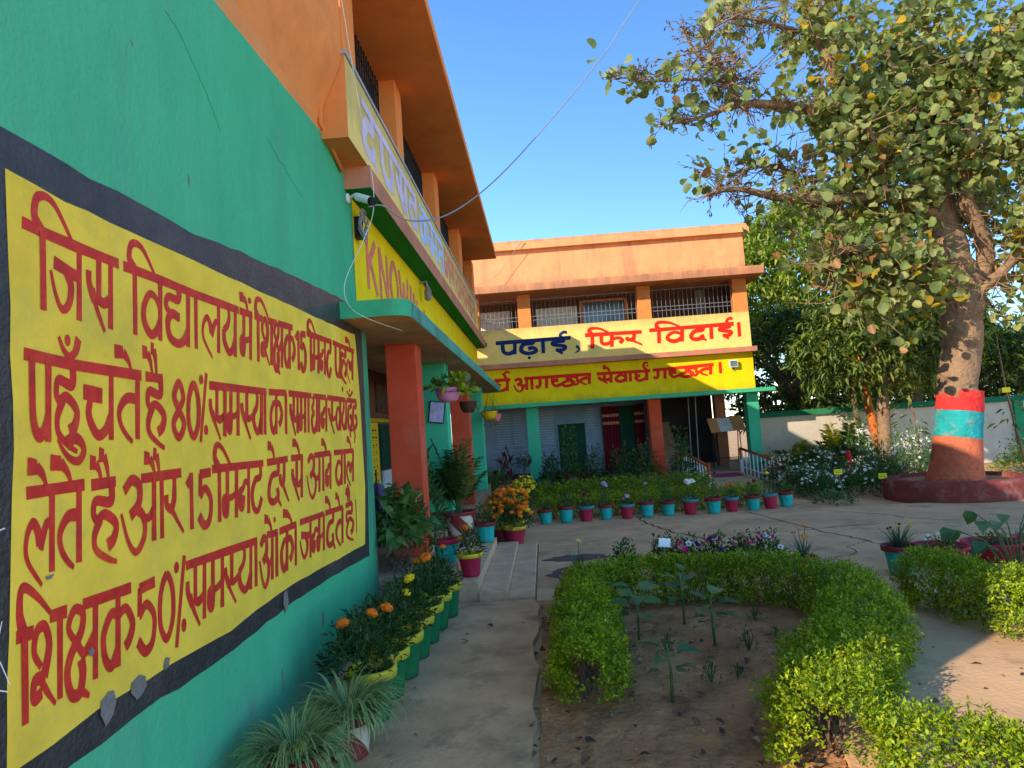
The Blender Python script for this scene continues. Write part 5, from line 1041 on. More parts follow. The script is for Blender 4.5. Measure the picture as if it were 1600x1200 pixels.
# --- green pots with yellow rims along the painted wall
wp = [(-1.13, 4.12, [('orange', -.16, .02, .56, 1.0), ('orange', .0, .13, .58, .9)], 'with two orange marigolds, nearest the striped grass'),
      (-1.12, 4.46, [('orange', .02, -.02, .56, 1.05)], 'with a single orange marigold, second in the row along the wall'),
      (-1.09, 4.80, [], 'without flowers, third in the row along the wall'),
      (-1.08, 5.20, [('yellow', -.02, 0, .58, 1.15), ('yellow', -.03, -.1, .5, .8), ('gazy', -.16, .0, .5, .8)], 'with two lemon yellow marigolds in the row along the wall'),
      (-1.06, 5.56, [], 'with only dark leaves, behind the lemon marigolds'),
      (-1.04, 5.92, [('orange', -.06, 0, .6, 1.15), ('orange', -.16, .03, .56, .9)], 'with large orange marigold beside the grey plinth'),
      (-1.0, 6.30, [('orange', .0, .05, .62, .6)], 'farthest of the row along the wall, close to the steps')]
for i, (x, y, fl, lab) in enumerate(wp):
    t = thing('potted_plant', 'green pot ' + lab, 'potted plant', (x, y, .046), random.uniform(-.2, .2), 'green pots with yellow rims along the painted wall')
    pot(t, .135, .10, .30, P_GREEN, P_YEL, .0, 0, .06)
    marigold(t, .28, .20, .26, 620, fl, (-.08, .02), .06)
# --- striped grass in swirl pots
for x, y, lab, s in [(-1.14, 3.66, 'broad mound of striped spider grass in a cream swirl pot against the wall', 1.0), (-1.27, 3.22, 'nearest mound of striped spider grass with one broad leaf at the bottom edge', .98)]:
    t = thing('spider_plant', lab, 'potted plant', (x, y, .046), 0, 'striped grass plants by the painted wall')
    pot(t, .125, .095, .22, P_MAR, P_MAR, 0, 0, .04, P_CREAM)
    blade_cloud('foliage', L_GRASS[:2], (0, 0, .17), 330, .36 * s, .0115, .85, .95, t, seg=9, rad=.10, stripe=True)
    if y < 3.4: cloud('broad_leaf', L_SUN, [(.17, .0, .22), (.2, .03, .17)], [(.5, .1, .8), (.5, 0, -.4)], [(0, -1, .4), (0, -1, .5)], [.14, .12], .7, T_HEART, parent=t)
# --- plants on the plinth and the steps
t = thing('leafy_shrub', 'large broad leaved shrub crowding the corner of the grey plinth under the canopy', 'shrub', (-1.5, 6.5, .451))
bush(t, (.02, .1, .28), .24, .42, 260, .15, L_BIG, .6, T_HEART, -.35, 10, ry=.35)
mb = MB()
for k in range(14): mb.tube([(random.uniform(-.1, .15), random.uniform(-.2, .3), 0, .008), (random.uniform(-.12, .16), random.uniform(-.2, .3), .15, .007), (random.uniform(-.15, .2), random.uniform(-.2, .35), .4, .004)], 5)
mb.build('stem', m_twig, t)
t = thing('flowering_shrub', 'thin leaved green shrub with tiny white flowers beside the first red column', 'shrub', (-1.24, 6.95, .451))
t.location = (-1.40, 7.0, .451)
bush(t, (0, 0, .1), .2, .5, 300, .10, L_MID + [L_GRASS[1]], .25, up=.5, weights=(3, 2, .5))
for k in range(7): flower('white', t, (random.uniform(-.1, .2), random.uniform(-.2, .1), random.uniform(.1, .5)), .5)
t = thing('potted_plant', 'crimson pot with yellow rim and two orange marigolds alone on the step', 'potted plant', (-.86, 7.16, .216))
pot(t, .125, .09, .24, P_RED, P_YEL, 0, 0, .045)
marigold(t, .22, .14, .24, 420, [('orange', -.03, 0, .50, .95), ('orange', -.09, -.03, .40, .7)], leaf=.05)
t = thing('potted_plant', 'teal pot with wide red rim holding a withered grey stalk on the top step', 'potted plant', (-1.14, 7.38, .331))
pot(t, .135, .10, .25, P_TEAL, P_RED, .02, 12, .05); bush(t, (0, 0, .22), .08, .22, 40, .06, [L_DRY[0], L_SUN[0]], .3)
t = thing('potted_palm', 'feathery palm in a large cream and maroon swirl pot on the steps', 'potted plant', (-1.20, 9.12, .331))
pot(t, .20, .15, .34, P_MAR, P_MAR, 0, 0, .05, P_CREAM)
def palm(t, base, n, L, mats, weights, spread=.8, lsz=.22, seed_stem=m_stem):
    P = []; D = []; U = []; S = []; I = []; mb = MB()
    for k in range(n):
        a = random.uniform(0, 6.283); out = random.uniform(.15, 1) * spread; l = L * random.uniform(.65, 1.1); pts = []
        mi_ = random.choices(range(len(mats)), weights)[0]
        for j in range(9):
            q = j / 8; rr = l * math.sin(out) * q * (1 + .2 * q); z = l * (math.cos(out) * q - .45 * out * q ** 2.4)
            pts.append((base[0] + rr * math.cos(a), base[1] + rr * math.sin(a), base[2] + z, .008 * (1 - .8 * q)))
        mb.tube(pts, 5, 0, False)
        for j in np.arange(2.2, 8, .28):
            i0 = int(j); f = j - i0; p = np.array(pts[i0][:3]) * (1 - f) + np.array(pts[min(i0 + 1, 8)][:3]) * f
            tg = np.array(pts[min(i0 + 1, 8)][:3]) - np.array(pts[i0][:3]); tg /= np.linalg.norm(tg)
            sd = np.array([-math.sin(a), math.cos(a), 0])
            for sg in (-1, 1):
                P.append(p); D.append(tg * .7 + sd * sg * .9 + np.array([0, 0, -.15]) + rng.normal(size=3) * .1); U.append(np.array([0, 0, 1.0]) + rng.normal(size=3) * .15); S.append(lsz * random.uniform(.7, 1.1) * (1.1 - .6 * abs(j / 8 - .45))); I.append(mi_)
    mb.build('frond_stem', seed_stem, t)
    cloud('fronds', mats, P, D, U, S, .10, T_LANCE, parent=t, mi=np.array(I))
palm(t, (0, 0, .28), 17, 1.1, L_BIG, (2, 2), .5, .17)
t = thing('potted_plant', 'small swirl pot with narrow leaves half hidden behind the first red column', 'potted plant', (-1.52, 8.2, .451))
pot(t, .14, .10, .24, P_MAR, P_MAR, 0, 0, .04, P_CREAM); bush(t, (0, 0, .2), .2, .75, 300, .15, L_MID, .16, up=.8)
t = thing('potted_plant', 'teal ridged pot with maroon rim and small orange bloom beside the swirl pot palm', 'potted plant', (-.88, 9.3, .216))
pot(t, .135, .10, .27, P_TEAL, P_MAR); bush(t, (0, 0, .24), .17, .25, 300, .05, L_MID); flower('orange', t, (.13, -.05, .34), .9)
# --- marigold border running to the far wing
mg = [(-.74, 10.25, 'orange', 'maroon pot full of orange marigolds nearest the steps'), (-.52, 10.05, 'orange', 'crimson pot with yellow rim and drooping orange marigolds beside the yard'), (-.74, 10.8, 'orange', 'tall clump of orange marigolds behind the two front marigold pots'), (-.52, 10.75, 'orange', 'orange marigold pot behind the drooping marigolds'), (-.62, 11.4, 'orange', 'last orange marigold pot before the yellow ones'),
      (-.6, 12.05, 'yellow', 'first yellow marigold pot behind the orange ones'), (-.57, 12.75, 'yellow', 'second yellow marigold pot of the border'), (-.54, 13.5, 'yellow', 'third yellow marigold pot of the border'), (-.52, 14.3, 'yellow', 'fourth yellow marigold pot of the border'), (-.5, 15.1, 'yellow', 'farthest yellow marigold pot of the border near the far wing')]
for i, (x, y, kd, lab) in enumerate(mg):
    t = thing('potted_plant', lab, 'potted plant', (x, y, .031), 0, 'marigold pots bordering the path to the far wing')
    pot(t, .15, .115, .27, P_RED if i == 1 else P_MAR, P_YEL, 0, 0, .05)
    big = i in (2, 3, 4)
    bush(t, (0, 0, .24), .25, .46 if big else .36, 520, .06, L_DARK if kd == 'orange' else L_MID, .3)
    for k in range(26 if kd == 'orange' else 16):
        a = random.uniform(0, 6.28); q = random.uniform(.1, 1) ** .6; ph = math.sqrt(max(0, 1 - (q * .92) ** 2))
        flower(kd if random.random() < .93 else 'yellow', t, (.27 * q * math.cos(a), .27 * q * math.sin(a), .27 + (.48 if big else .38) * ph), random.uniform(.8, 1.25))
# --- hanging baskets
hb = [(-1.14, 8.3, 2.10, P_PINK, .155, 'pink hanging basket with trailing light green leaves, nearest under the canopy', 'b'), (-1.13, 10.4, 2.02, P_BROWN, .135, 'brown hanging basket with pale trailing plant under the canopy', 'w'), (-1.12, 14.3, 1.96, P_YB, .17, 'yellow hanging basket under the far end of the canopy', 's'), (-1.06, 15.2, 1.92, P_SALM, .135, 'small coral pink hanging basket beside the yellow one', 's')]
for x, y, z, mt, r, lab, kd in hb:
    t = thing('hanging_basket', lab, 'hanging basket', (x, y, z), 0, 'hanging baskets under the canopy')
    mb = MB(); mb.lathe([(r * .45, 0), (r * .75, .03), (r * .95, .09), (r * 1.0, .15), (r * 1.06, .16), (r * 1.05, .175), (r * .95, .17), (r * .9, .14)], 28, cap=True); mb.build('basket', mt, t, smooth=True)
    mb = MB()
    for a in (0, 2.1, 4.2): mb.tube([(r * math.cos(a), r * math.sin(a), .165, .003), (0, 0, 2.7 - z - .18, .003)], 4)
    mb.tube([(0, 0, 2.7 - z - .18, .003), (0, 0, 2.70 - z, .003)], 4); mb.build('wires', m_iron, t)
    if kd == 'b': bush(t, (.04, 0, .17), .24, .14, 90, .10, [L_BIG[1], L_HEDGE[0]], .7, T_ROUND, -.2, 0); bush(t, (.16, -.02, .08), .12, .2, 40, .1, [L_BIG[1], L_HEDGE[0]], .7, T_ROUND, -.6, 0, name='trailing_leaves')
    elif kd == 'w': bush(t, (.1, -.02, -.02), .13, .24, 150, .05, [L_SUN[1], L_DRY[2]], .3, T_LANCE, -.5, 0)
    else: bush(t, (0, 0, -.12), .12, .26, 46, .06, [L_MID[1], L_DRY[2]], .35, T_LANCE, -.7, 0)

# ================================================================== THE GARDEN BED
def sunflower(x, y, h, leaves, lab, rz):
    t = thing('seedling', lab, 'young plant', (x, y, .02), rz, 'young sunflower plants in the bare bed')
    mb = MB(); mb.tube([(0, 0, -.02, .011), (.01, 0, h * .5, .009), (0, .01, h, .006)], 7); mb.build('stem', L_SUN[1], t, smooth=True)
    P = []; D = []; U = []; S = []
    for k in range(leaves):
        a = k * 2.4 + random.uniform(-.3, .3); q = .35 + .65 * (k + 1) / leaves; up = .6 - .9 * (1 - q)
        l = .045 + .03 * (1 - q)
        P.append((l * math.cos(a), l * math.sin(a), h * q + .01)); D.append((math.cos(a), math.sin(a), up * .6 - .1 + random.uniform(-.2, .2))); U.append((-math.cos(a) * .35 + random.uniform(-.3, .3), -math.sin(a) * .35 + random.uniform(-.5, 0), 1)); S.append((.175 if q > .6 else .125) * random.uniform(.75, 1.15))
    cloud('leaves', L_SUN, P, D, U, S, .66, T_HEART, parent=t)
sunflower(.62, 5.35, .40, 10, 'tallest leafy sunflower seedling near the left hedge arm', .3)
sunflower(1.05, 5.75, .42, 9, 'slim sunflower seedling standing farthest back before the hedge', 1.3)
sunflower(1.15, 5.15, .36, 11, 'sunflower seedling on the right with broad upright leaves', 2.2)
sunflower(.66, 4.22, .33, 8, 'nearest sunflower seedling alone in the middle of the bed', .9)
proto = None
wd_ = [(.78, 5.0, 'spindly weed just left of the bed centre below the tall seedling'), (1.35, 5.0, 'small weed right of the broad leaved seedling'), (1.62, 5.25, 'small weed farthest right in the bed below the back hedge'), (.95, 4.45, 'low weed beside the nearest seedling'), (1.13, 4.5, 'bright green little weed in the middle of bare soil'), (1.62, 5.75, 'pale little weed right under the back hedge'), (.48, 4.95, 'dark little weed beside the left hedge arm')]
for x, y, lab in wd_:
    if proto is None:
        proto = t = thing('weed', lab, 'weed', (x, y, .015), 0, 'small weeds in the bare bed'); bush(t, (0, 0, .01), .07, .14, 36, .035, [L_MID[0], L_SUN[0]], .4)
    else: dup(proto, (x, y, .015), random.uniform(0, 6), lab, scale=random.uniform(.6, 1.1))
# --- petunias, gazanias and the small sign behind the back hedge
pt = [(.26, 7.35, 'g', 'gazania with thin dark stalks and one yellow flower left of the back hedge'), (.76, 7.32, 'v', 'leafy petunia with a single violet flower behind the back hedge'), (1.2, 7.45, 'k', 'small petunia with a few coral pink flowers by the white sign'), (1.42, 7.3, 'p', 'petunia pot with violet and white flowers right of the white sign'), (1.72, 7.35, 'm', 'petunia pot with mixed violet and crimson flowers in the middle'),
      (2.0, 7.3, 'c', 'petunia pot with crimson pink flowers behind the back hedge'), (2.28, 7.35, 'p', 'rightmost petunia pot with white edged violet flowers'), (2.62, 7.3, 'G', 'gazania clump with tall orange flowers right of the petunias')]
for x, y, kd, lab in pt:
    t = thing('potted_plant', lab, 'potted plant', (x, y, .031), 0, 'flower pots behind the back hedge')
    pot(t, .13, .10, .16, P_TERR, P_TERR, 0, 0, .04)
    if kd in 'gG':
        blade_cloud('foliage', [L_GRASS[2]], (0, 0, .14), 70 if kd == 'G' else 40, .26, .008, .95, .25, t)
        for k in range(4 if kd == 'G' else 1):
            p = (random.uniform(-.1, .12), random.uniform(-.05, .05), random.uniform(.36, .47)); mb = MB(); mb.tube([(0, 0, .14, .004), (*p, .003)], 5); mb.build('stem', m_stem, t); flower('gaz' if kd == 'G' else 'gazy', t, p, 1.1)
    else:
        bush(t, (0, 0, .14), .17, .25, 360, .05, [L_MID[0], L_MID[1]], .55)
        for k in range({'v': 1, 'k': 4, 'p': 10, 'm': 12, 'c': 12}[kd]):
            a = random.uniform(0, 6.28); q = random.uniform(.1, 1)
            f = {'v': 'violet', 'k': 'pink', 'p': random.choice(['purple', 'violet', 'pink']), 'm': random.choice(['purple', 'pink', 'pink', 'violet']), 'c': random.choice(['pink', 'pink', 'pink', 'violet'])}[kd]
            flower(f, t, (.17 * q * math.cos(a), .17 * q * math.sin(a) - .03, .2 + .2 * math.sqrt(1 - .8 * q * q)), 1.0, .9)
t = thing('plant_sign', 'blank white plate on a brown stake behind the back hedge', 'sign', (1.16, 7.15, .031), .25)
mb = MB(); mb.bar((0, 0, 0), (0, 0, .38), .011); mb.build('stake', m_stake, t)
mb = MB(); mb.box(-.065, .065, -.012, .0, -.045, .045, 0, Matrix.Rotation(R(10), 3, 'Y'), (0, -.012, .41)); mb.build('plate', m_whitep, t, bevel=.004)
# --- right hand pots
t = thing('potted_plant', 'teal spiral pot with dark red rim and gazania leaves beside the right hedge', 'potted plant', (3.42, 6.92, .031))
pot(t, .15, .105, .29, P_TEAL, P_MAR, .03, 20, .055)
blade_cloud('foliage', [L_GRASS[2]], (0, 0, .26), 110, .30, .008, .95, .28, t)
for k in range(6):
    p = (random.uniform(-.12, .12), random.uniform(-.06, .06), random.uniform(.44, .52)); mb = MB(); mb.tube([(p[0] * .2, p[1] * .2, .25, .004), (*p, .003)], 5); mb.build('stem', m_stem, t)
    flower('gazy' if k < 3 else 'dred', t, p, .9 if k < 3 else .35)
for x, y, lab, fl in [(3.98, 7.25, 'shallow crimson bowl with sparse pale flowers right of the teal spiral pot', 'ivory'), (4.55, 7.3, 'shallow crimson bowl with small orange flowers behind the right hedge', 'gaz'), (5.1, 7.35, 'rightmost shallow crimson bowl partly covered by big green leaves', 'gazy')]:
    t = thing('flower_bowl', lab, 'flower bowl', (x, y, .031), 0, 'shallow crimson bowls behind the right hedge')
    mb = MB(); mb.lathe([(.14, 0), (.22, .08), (.26, .17), (.285, .175), (.285, .2), (.255, .2), (.24, .15)], 36); mb.build('bowl', P_RED, t, smooth=True)
    mb = MB(); mb.lathe([(.1, .13), (.245, .15), (.1, .17)], 28); mb.build('soil', m_soil, t)
    bush(t, (0, 0, .16), .18, .12, 110, .045, L_MID)
    for k in range(6): flower(fl, t, (random.uniform(-.15, .15), random.uniform(-.12, .12), random.uniform(.24, .33)), .5)
t = thing('broad_leaf_plant', 'plant with very large blue green leaves leaning over the right hedge', 'plant', (4.15, 6.35, .01))
P = []; D = []; U = []; S = []; mb = MB()
for k in range(17):
    a = random.uniform(0, 6.28); r = random.uniform(.05, .55); z = random.uniform(.34, .66); p = (r * math.cos(a) * 1.3, r * math.sin(a) * .6, z)
    mb.tube([(0, 0, 0, .009), (p[0] * .5, p[1] * .5, z * .8, .007), (*p, .004)], 5); P.append(p); D.append((math.cos(a) + .2, math.sin(a) * .7 - .5, -.55)); U.append((random.uniform(-.3, .3), -.5, 1)); S.append(random.uniform(.11, .19))
cloud('leaves', L_SUN, P, D, U, S, .85, T_HEART, parent=t); mb.build('stem', L_SUN[1], t)

# ================================================================== DAISY BED BY THE WALL
def daisy(x, y, r, h, n, nf, lab, mats=L_MID, weights=(3, 1)):
    h *= .86; nf = int(nf * 1.5)
    t = thing('daisy_bush', lab, 'flowering bush', (x, y, 0), 0, 'white daisy bushes of the wall bed')
    bush(t, (0, 0, .02), r * 1.1, h, int(n * 1.9), .085, mats, .32, weights=weights, stems=8, smooth_in=.25)
    for k in range(nf):
        a = random.uniform(0, 6.28); q = random.uniform(0, 1) ** .6; flower('white', t, (r * q * math.cos(a), r * q * math.sin(a), h * (1.04 * math.sqrt(max(.05, 1 - q * q * .9)) * random.uniform(.8, 1.08)) + .03), random.uniform(.8, 1.25), .9)
daisy(5.25, 13.4, .42, .55, 520, 24, 'daisy bush nearest the yard corner in front of the yellow tag')
daisy(5.3, 14.5, .5, .6, 560, 34, 'daisy bush behind the corner one along the yard edge')
daisy(5.45, 15.8, .55, .8, 560, 40, 'tall daisy bush beside the right ramp handrail')
daisy(6.1, 13.6, .55, .62, 620, 18, 'dark leafy daisy bush left of the tree planter')
daisy(6.0, 14.9, .6, .85, 640, 34, 'daisy bush in the middle of the bed below the yellow palms')
daisy(6.4, 16.2, .6, .9, 620, 34, 'daisy bush right before the yellow palms')
daisy(7.0, 14.6, .6, .9, 640, 26, 'daisy bush behind the tree planter with green yellow shoots')
daisy(7.2, 16.0, .65, 1.0, 640, 30, 'daisy bush at the foot of the orange painted trunk')
daisy(8.2, 15.4, .65, 1.15, 640, 26, 'tall sunlit daisy bush against the white wall', L_BIG)
daisy(8.7, 16.6, .6, 1.2, 560, 18, 'sunlit bush close to the white wall left of the big trunk', L_BIG)
daisy(10.6, 15.6, .6, .75, 460, 6, 'low yellow green bush right of the big trunk', [L_BIG[1], L_HEDGE[2]])
daisy(11.8, 16.8, .7, .9, 460, 4, 'leafy bush at the far right against the wall', [L_BIG[1], L_MID[1]])
t = thing('green_shrub', 'pale green shrub rising above the daisies left of the orange trunk', 'shrub', (7.55, 16.9, 0)); bush(t, (0, 0, .3), .42, 1.3, 420, .16, L_BIG, .22, up=.2)
t = thing('weed_clump', 'low dark green weeds at the yard corner before the daisy bed', 'weeds', (5.05, 12.35, .03)); bush(t, (0, 0, .0), .3, .2, 200, .08, L_SUN, .5, T_HEART); 
for x, y, lab, cr_ in [(6.0, 16.9, 'yellow feathery palm beside the end column of the far wing', .95), (6.95, 16.9, 'yellow palm with orange stems in the middle of the bed', 1.15), (7.35, 17.1, 'palm with one tall arching frond left of the orange trunk', 1.35)]:
    t = thing('yellow_palm', lab, 'palm', (x, y, 0), 0, 'yellow palms in the wall bed')
    palm(t, (0, 0, .15), 13, cr_, L_PALM, (2, 3) if y < 17 else (3, 2), .85, .3, L_YEL[0])
t = thing('painted_stone', 'orange red painted stone among the daisies', 'stone', (6.75, 15.6, .45))
mb = MB(); mb.lathe([(.06, -.45), (.10, -.2), (.13, .1), (.11, .25), (.05, .33)], 12, ridge=.06, nr=3); mb.build('stone', m_bred, t, smooth=True)
t.location = (6.75, 15.5, .55); t.scale = (.55, .55, .6)
for x, y, z, lab in [(5.42, 12.95, .52, 'yellow tag on a leaning pale stake at the left of the daisy bed'), (6.2, 12.9, .40, 'yellow tag on a short stake in front of the dark daisy bush')]:
    t = thing('plant_tag', lab, 'plant tag', (x, y, 0), 0, 'yellow plant tags in the bed')
    mb = MB(); mb.bar((.08, 0, 0), (0, 0, z), .008); mb.build('stake', m_stake, t)
    mb = MB(); mb.box(-.075, .075, -.012, -.006, z - .045, z + .05); pl_ = mb.build('tag_plate', m_tyellow, t)
    mb = MB()
    for r in range(2): mb.box(-.05, .05, -.0145, -.0125, z - .015 + r * .03, z - .006 + r * .03)
    mb.build('tag_writing', m_ink, pl_)
for x, y, h, lab, tagz in [(9.25, 13.9, 3.0, 'thin sapling with a yellow tag right of the big tree', 1.84), (8.95, 16.9, 2.6, 'thin staked sapling in front of the sunlit wall', None)]:
    t = thing('sapling', lab, 'sapling', (x, y, 0), 0, 'thin saplings by the wall')
    mb = MB(); mb.tube([(.28 if tagz else .1, 0, 0, .028), (.12, 0, 1, .024), (0, 0, 1.9, .018), (-.06, 0, h, .008)], 7); mb.build('stem', bark, t, smooth=True)
    n = 46; hz = rng.uniform(1.0, h + .1, n); a = rng.uniform(0, 6.28, n); r = rng.uniform(.05, .4, n)
    cloud('leaves', L_MANGO, np.stack([r * np.cos(a), r * np.sin(a), hz], 1), np.stack([np.cos(a), np.sin(a), -.4 + 0 * a], 1), np.tile([0, -.3, 1], (n, 1)), rng.uniform(.15, .28, n), .22, T_LANCE, parent=t)
    if tagz: mb = MB(); mb.box(-.09, .07, -.035, -.028, tagz - .05, tagz + .05); mb.build('tag_plate', m_tyellow, t)

# ================================================================== BEFORE THE FAR WING
sh = [(.1, 16.9, .85, .3, L_DARK, 'dark leafy shrub next to the left teal column of the far wing'), (.62, 16.9, 1.45, .3, L_MID, 'tall light leaved shrub before the dark green door'), (1.22, 16.9, 1.0, .34, L_MID, 'shrub between the green door and the curtained door'), (1.85, 16.8, .95, .36, L_DARK, 'round dark shrub before the maroon curtains'), (2.45, 16.9, 1.05, .36, L_MID, 'shrub left of the salmon column of the far wing'), (3.32, 16.7, 1.3, .3, L_MID, 'tall grey green shrub between salmon column and ramp')]
for x, y, h, r, mats, lab in sh:
    t = thing('leafy_shrub', lab, 'shrub', (x, y, .0), 0, 'shrubs before the far veranda'); bush(t, (0, 0, .12), r, h - .1, 420, .13, mats, .38, up=.1, stems=8)
for x, y, lab in [(.42, 17.3, 'left maroon planter box at the foot of the far veranda'), (1.0, 17.3, 'right maroon planter box at the foot of the far veranda')]:
    t = thing('planter_box', lab, 'planter', (x, y, 0), 0, 'maroon planter boxes'); mb = MB(); mb.lathe([(.17, 0), (.19, .2), (.21, .42), (.24, .43), (.24, .48), (.2, .48), (.19, .44)], 20); mb.build('box', P_MAR, t); mb = MB(); mb.lathe([(.05, .42), (.2, .44), (.05, .46)], 16); mb.build('soil', m_soil, t)
t = thing('red_leaf_plant', 'dark red leaved cordyline with one pink bloom before the blue wall', 'plant', (-1.05, 17.0, 0)); bush(t, (0, 0, .2), .3, .85, 120, .26, [L_RED[0], L_RED[0], L_MID[1]], .2, up=.6); flower('pink', t, (.25, -.15, .95), 2.2)
t = thing('grassy_plant', 'pale green grassy plant left of the red cordyline by the blue wall', 'plant', (-1.35, 16.6, 0)); blade_cloud('foliage', [L_MID[1], L_MID[0]], (0, 0, .1), 70, 1.0, .018, .6, .25, t)
t = thing('red_leaf_plant', 'small dark bushy plant by itself before the painted blue wall', 'plant', (-.55, 17.2, 0)); bush(t, (0, 0, .75), .2, .25, 90, .13, [L_RED[0], L_DARK[0]], .3); mb = MB(); mb.bar((0, 0, 0), (0, 0, .8), .012); mb.build('stem', m_twig, t)
# things in the stair hall
t = thing('reading_desk', 'plywood topped metal stand tilted towards the yard in the dark stair hall', 'stand', (4.95, 18.7, .281))
rot = Matrix.Rotation(R(52), 3, 'X') @ Matrix.Rotation(R(3), 3, 'Z')
mb = MB(); mb.box(-.46, .46, -.24, .24, -.012, .012, 0, rot, (0, -.1, 1.2)); mb.build('board', m_wood, t)
mb = MB()
for sx in (-.34, .34):
    mb.bar((sx, -.15, 0), (sx, -.1, 1.12), .014); mb.bar((sx, .25, 0), (sx, .02, 1.2), .014)
mb.bar((-.34, -.14, .3), (.34, -.14, .3), .012); mb.build('legs', m_iron, t)
mb = MB(); mb.box(-.16, .18, -.25, .2, .0135, .0165, 0, rot, (-.05, -.1, 1.2)); o = tag(mb.build('newspaper', m_paper), 'grey newspaper sheet lying on the tilted plywood stand', 'newspaper'); o.location = (4.95, 18.7, .281)
for x, y, lab in [(4.0, 18.9, 'left one of two thin steel poles in the stair hall'), (4.15, 18.7, 'right one of two thin steel poles in the stair hall')]:
    mb = MB(); mb.bar((0, 0, 0), (.06, 0, 2.17), .016); o = tag(mb.build('steel_pole', m_steel), lab, 'pole', 'steel poles in the stair hall'); o.location = (x, y, .281)
t = thing('cardboard_box', 'open brown cardboard box on the floor beside the tilted stand', 'box', (5.05, 18.35, .281))
mb = MB(); mb.box(-.2, .2, -.13, .13, 0, .22); mb.build('body', m_card, t, bevel=.004)
mb = MB(); mb.box(-.2, .2, -.13, .0, .221, .226, 0, Matrix.Rotation(R(-10), 3, 'X'), (0, 0, 0)); mb.build('flap', m_card, t)
t = thing('floodlight', 'small white floodlight on the yellow band of the far wing', 'lamp', (5.1, 17.995, 2.98))
mb = MB(); mb.box(-.11, .11, -.1, -.05, -.02, .17); mb.build('housing', m_plast, t, bevel=.01)
mb = MB(); mb.box(-.09, .09, -.104, -.101, 0, .15); mb.build('lens', m_glass, t)
mb = MB(); mb.box(-.02, .02, -.05, 0, -.05, .03); mb.bar((0, -.02, -.02), (.02, -.03, -.12), .006); mb.build('bracket', m_blackpl, t)

# ================================================================== ON THE NEAR WING
t = thing('security_camera', 'white bullet camera on an arm under the ledge corner', 'camera', (-1.588, 5.78, 3.84))
mb = MB(); mb.lathe([(.045, 0), (.045, .02), (.02, .03)], 16); o = mb.build('base', m_plast, t, smooth=True); o.rotation_euler = (0, R(90), 0)
mb = MB(); mb.tube([(.02, 0, 0, .014), (.09, -.03, .02, .014), (.13, -.04, -.01, .014)], 8); mb.build('arm', m_plast, t, smooth=True)
mb = MB(); mb.tube([(.10, -.02, .0, .036), (.24, -.10, -.075, .036)], 16); mb.tube([(.235, -.098, -.074, .037), (.265, -.115, -.09, .037)], 16, 1); mb.build('housing', [m_plast, m_blackpl], t, smooth=False)
t = thing('wire_coil', 'tangled grey wire coil and junction box below the security camera', 'wire coil', (-1.586, 6.02, 3.66))
mb = MB(); mb.box(0, .06, -.05, .05, -.12, .08); mb.build('junction_box', m_blackpl, t, bevel=.005)
mb = MB()
for k in range(5): mb.tube([(.07 + random.uniform(-.02, .03), .11 * math.cos(a) + random.uniform(-.01, .01), .12 * math.sin(a) + .02 * k - .04, .006) for a in np.linspace(0, 2 * math.pi, 16)], 5, 0, False)
mb.build('coil', m_wire, t)
t = thing('wall_lamp', 'small grey lamp holder with hanging conduit on the yellow band', 'lamp', (-1.586, 9.3, 3.80))
mb = MB(); mb.tube([(0, 0, .05, .018), (.09, 0, .06, .018), (.11, 0, -.02, .02)], 8); mb.build('arm', m_wire, t); mb = MB(); mb.lathe([(.03, 0), (.05, -.06), (.05, -.16), (.03, -.19)], 12, (.11, 0, -.02)); mb.build('holder', m_chip, t)
mb = MB(); mb.tube([tuple(q) for q in catmull([(5.0, 11.2, 12.8, .008), (3.0, 9.85, 9.3, .008), (1.742, 9, 7.475, .008), (1.105, 8.6, 6.484, .008), (.267, 8, 5.333, .008), (-.369, 7.4, 4.485, .008), (-.835, 6.9, 3.995, .008), (-1.155, 6.4, 3.80, .008), (-1.34, 6.1, 3.86, .008), (-1.45, 5.98, 3.82, .006)], 6)], 6)
tag(mb.build('overhead_cable', m_wire, smooth=True), 'grey overhead cable swooping down from the sky to the ledge corner', 'cable')
mb = MB(); mb.tube([tuple(q) for q in catmull([(-1.36, 5.1, 5.2, .0032), (-1.34, 5.4, 4.5, .0032), (-1.335, 5.68, 4.08, .0032), (-1.335, 5.7, 3.7, .0032), (-1.42, 5.62, 3.4, .0032), (-1.52, 5.36, 3.0, .0032), (-1.5, 5.36, 2.8, .0032), (-1.35, 5.37, 2.68, .0032), (-1.2, 6.0, 2.66, .0032)], 6)], 5)
tag(mb.build('white_wire', m_wirew, smooth=True), 'thin white wire looping down past the canopy corner', 'wire')
mb = MB(); mb.tube([tuple(q) for q in catmull([(-.2, 17.8, 6.74, .012), (-.5, 17.79, 6.4, .006), (-.9, 17.8, 5.9, .006), (-1.5, 17.6, 5.56, .006)], 6)], 5)
tag(mb.build('drooping_wire', m_wire, smooth=True), 'thin wire drooping across the far orange parapet', 'wire')
t = thing('pinned_notice', 'small lilac framed sheet pinned on the near teal column', 'notice', (-1.44, 9.235, 2.02))
rot = Matrix.Rotation(R(9), 3, 'Y')
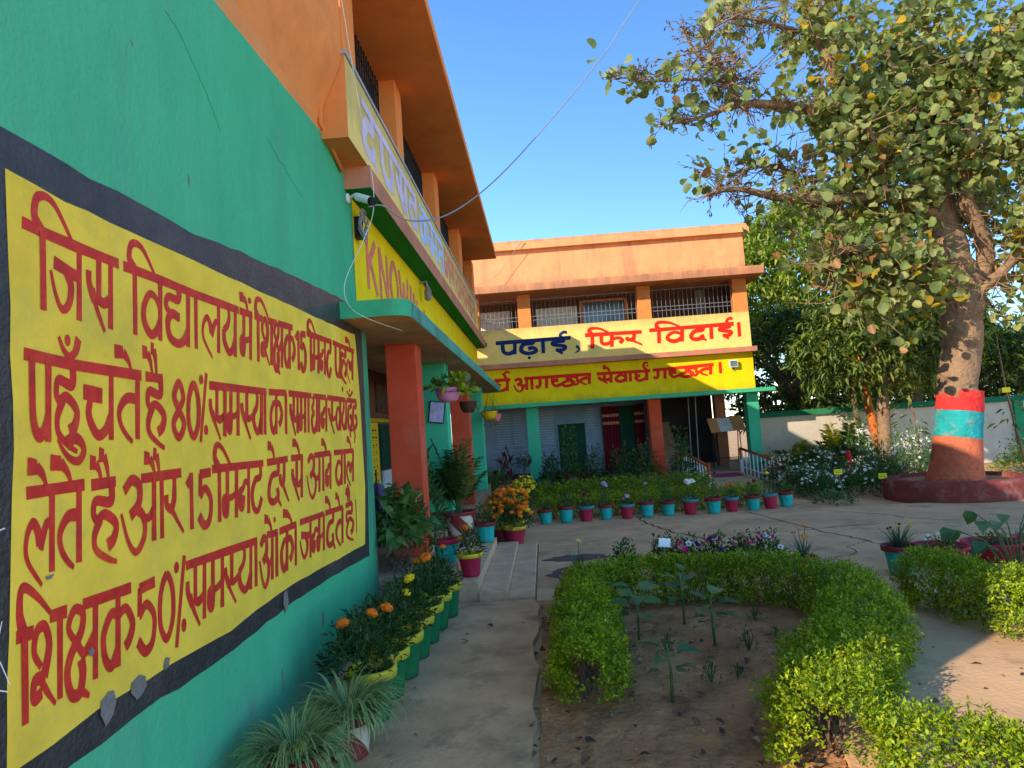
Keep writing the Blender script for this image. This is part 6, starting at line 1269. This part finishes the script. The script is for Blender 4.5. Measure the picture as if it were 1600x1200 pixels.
mb = MB(); mb.box(-.11, .11, -.008, 0, -.15, .15, 0, rot); mb.build('frame', m_navyband, t); mb = MB(); mb.box(-.095, .095, -.012, -.0085, -.135, .135, 0, rot); mb.build('sheet', M('lilac_sheet', (.45, .44, .62), var=.3, scale=12), t)
t = thing('folded_umbrella', 'grey purple folded umbrella leaning inside the near veranda', 'umbrella', (-1.98, 7.85, .451))
mb = MB(); mb.lathe([(.015, .05), (.09, .3), (.12, .6), (.06, .72), (.02, .75)], 16, ridge=.2, nr=6); o = mb.build('canopy_cloth', M('purple_cloth', (.13, .11, .19), var=.3), t, smooth=True)
mb = MB(); mb.bar((0, 0, 0), (0, 0, .9), .01); mb.build('shaft', m_iron, t)
t = thing('low_table', 'small teal table inside the near veranda', 'table', (-2.2, 8.3, .451))
mb = MB(); mb.box(-.3, .3, -.25, .25, .42, .46); mb.build('table_top', m_teal, t); mb = MB(); mb.box(-.3, .3, .22, .25, 0, .419); mb.box(-.3, -.27, -.25, .219, 0, .419); mb.box(.27, .3, -.25, .219, 0, .419); mb.build('side_panels', m_teal, t)

# ================================================================== LITTER
n = 296
x = np.concatenate([rng.uniform(.3, 1.7, 110), rng.uniform(-1.0, -.15, 16), rng.uniform(-.2, .15, 60), rng.uniform(2.0, 5.5, 110)])
y = np.concatenate([rng.uniform(2.6, 5.9, 110), rng.uniform(2.8, 6.7, 16), rng.uniform(2.8, 6.7, 60), rng.uniform(3.4, 6.4, 110)])
z = np.where(x < -.2, .052, .032)
D = rdir(n); D[:, 2] *= .25; U = rdir(n) * .35 + np.array([0, 0, 1])
tag(cloud('fallen_leaves', L_DRY, np.stack([x, y, z], 1), D, U, rng.uniform(.02, .075, n), .6, T_HEART, weights=(4, 4, 1.4)), 'dry brown fallen leaves scattered over soil and path', 'leaf litter', kind='stuff')
n = 1500
x = rng.uniform(-.12, 1.9, n); y = rng.uniform(2.4, 6.2, n)
P = np.stack([x, y, np.full(n, .022)], 1)
tag(cloud('soil_crumbs', [m_bed, M('pale_grit', (.22, .17, .125))], P, rdir(n), rdir(n), rng.uniform(.006, .022, n), .9, T_HEART, weights=(3, 1)), 'small crumbs and grit on the bare garden soil', 'soil crumbs', kind='stuff')
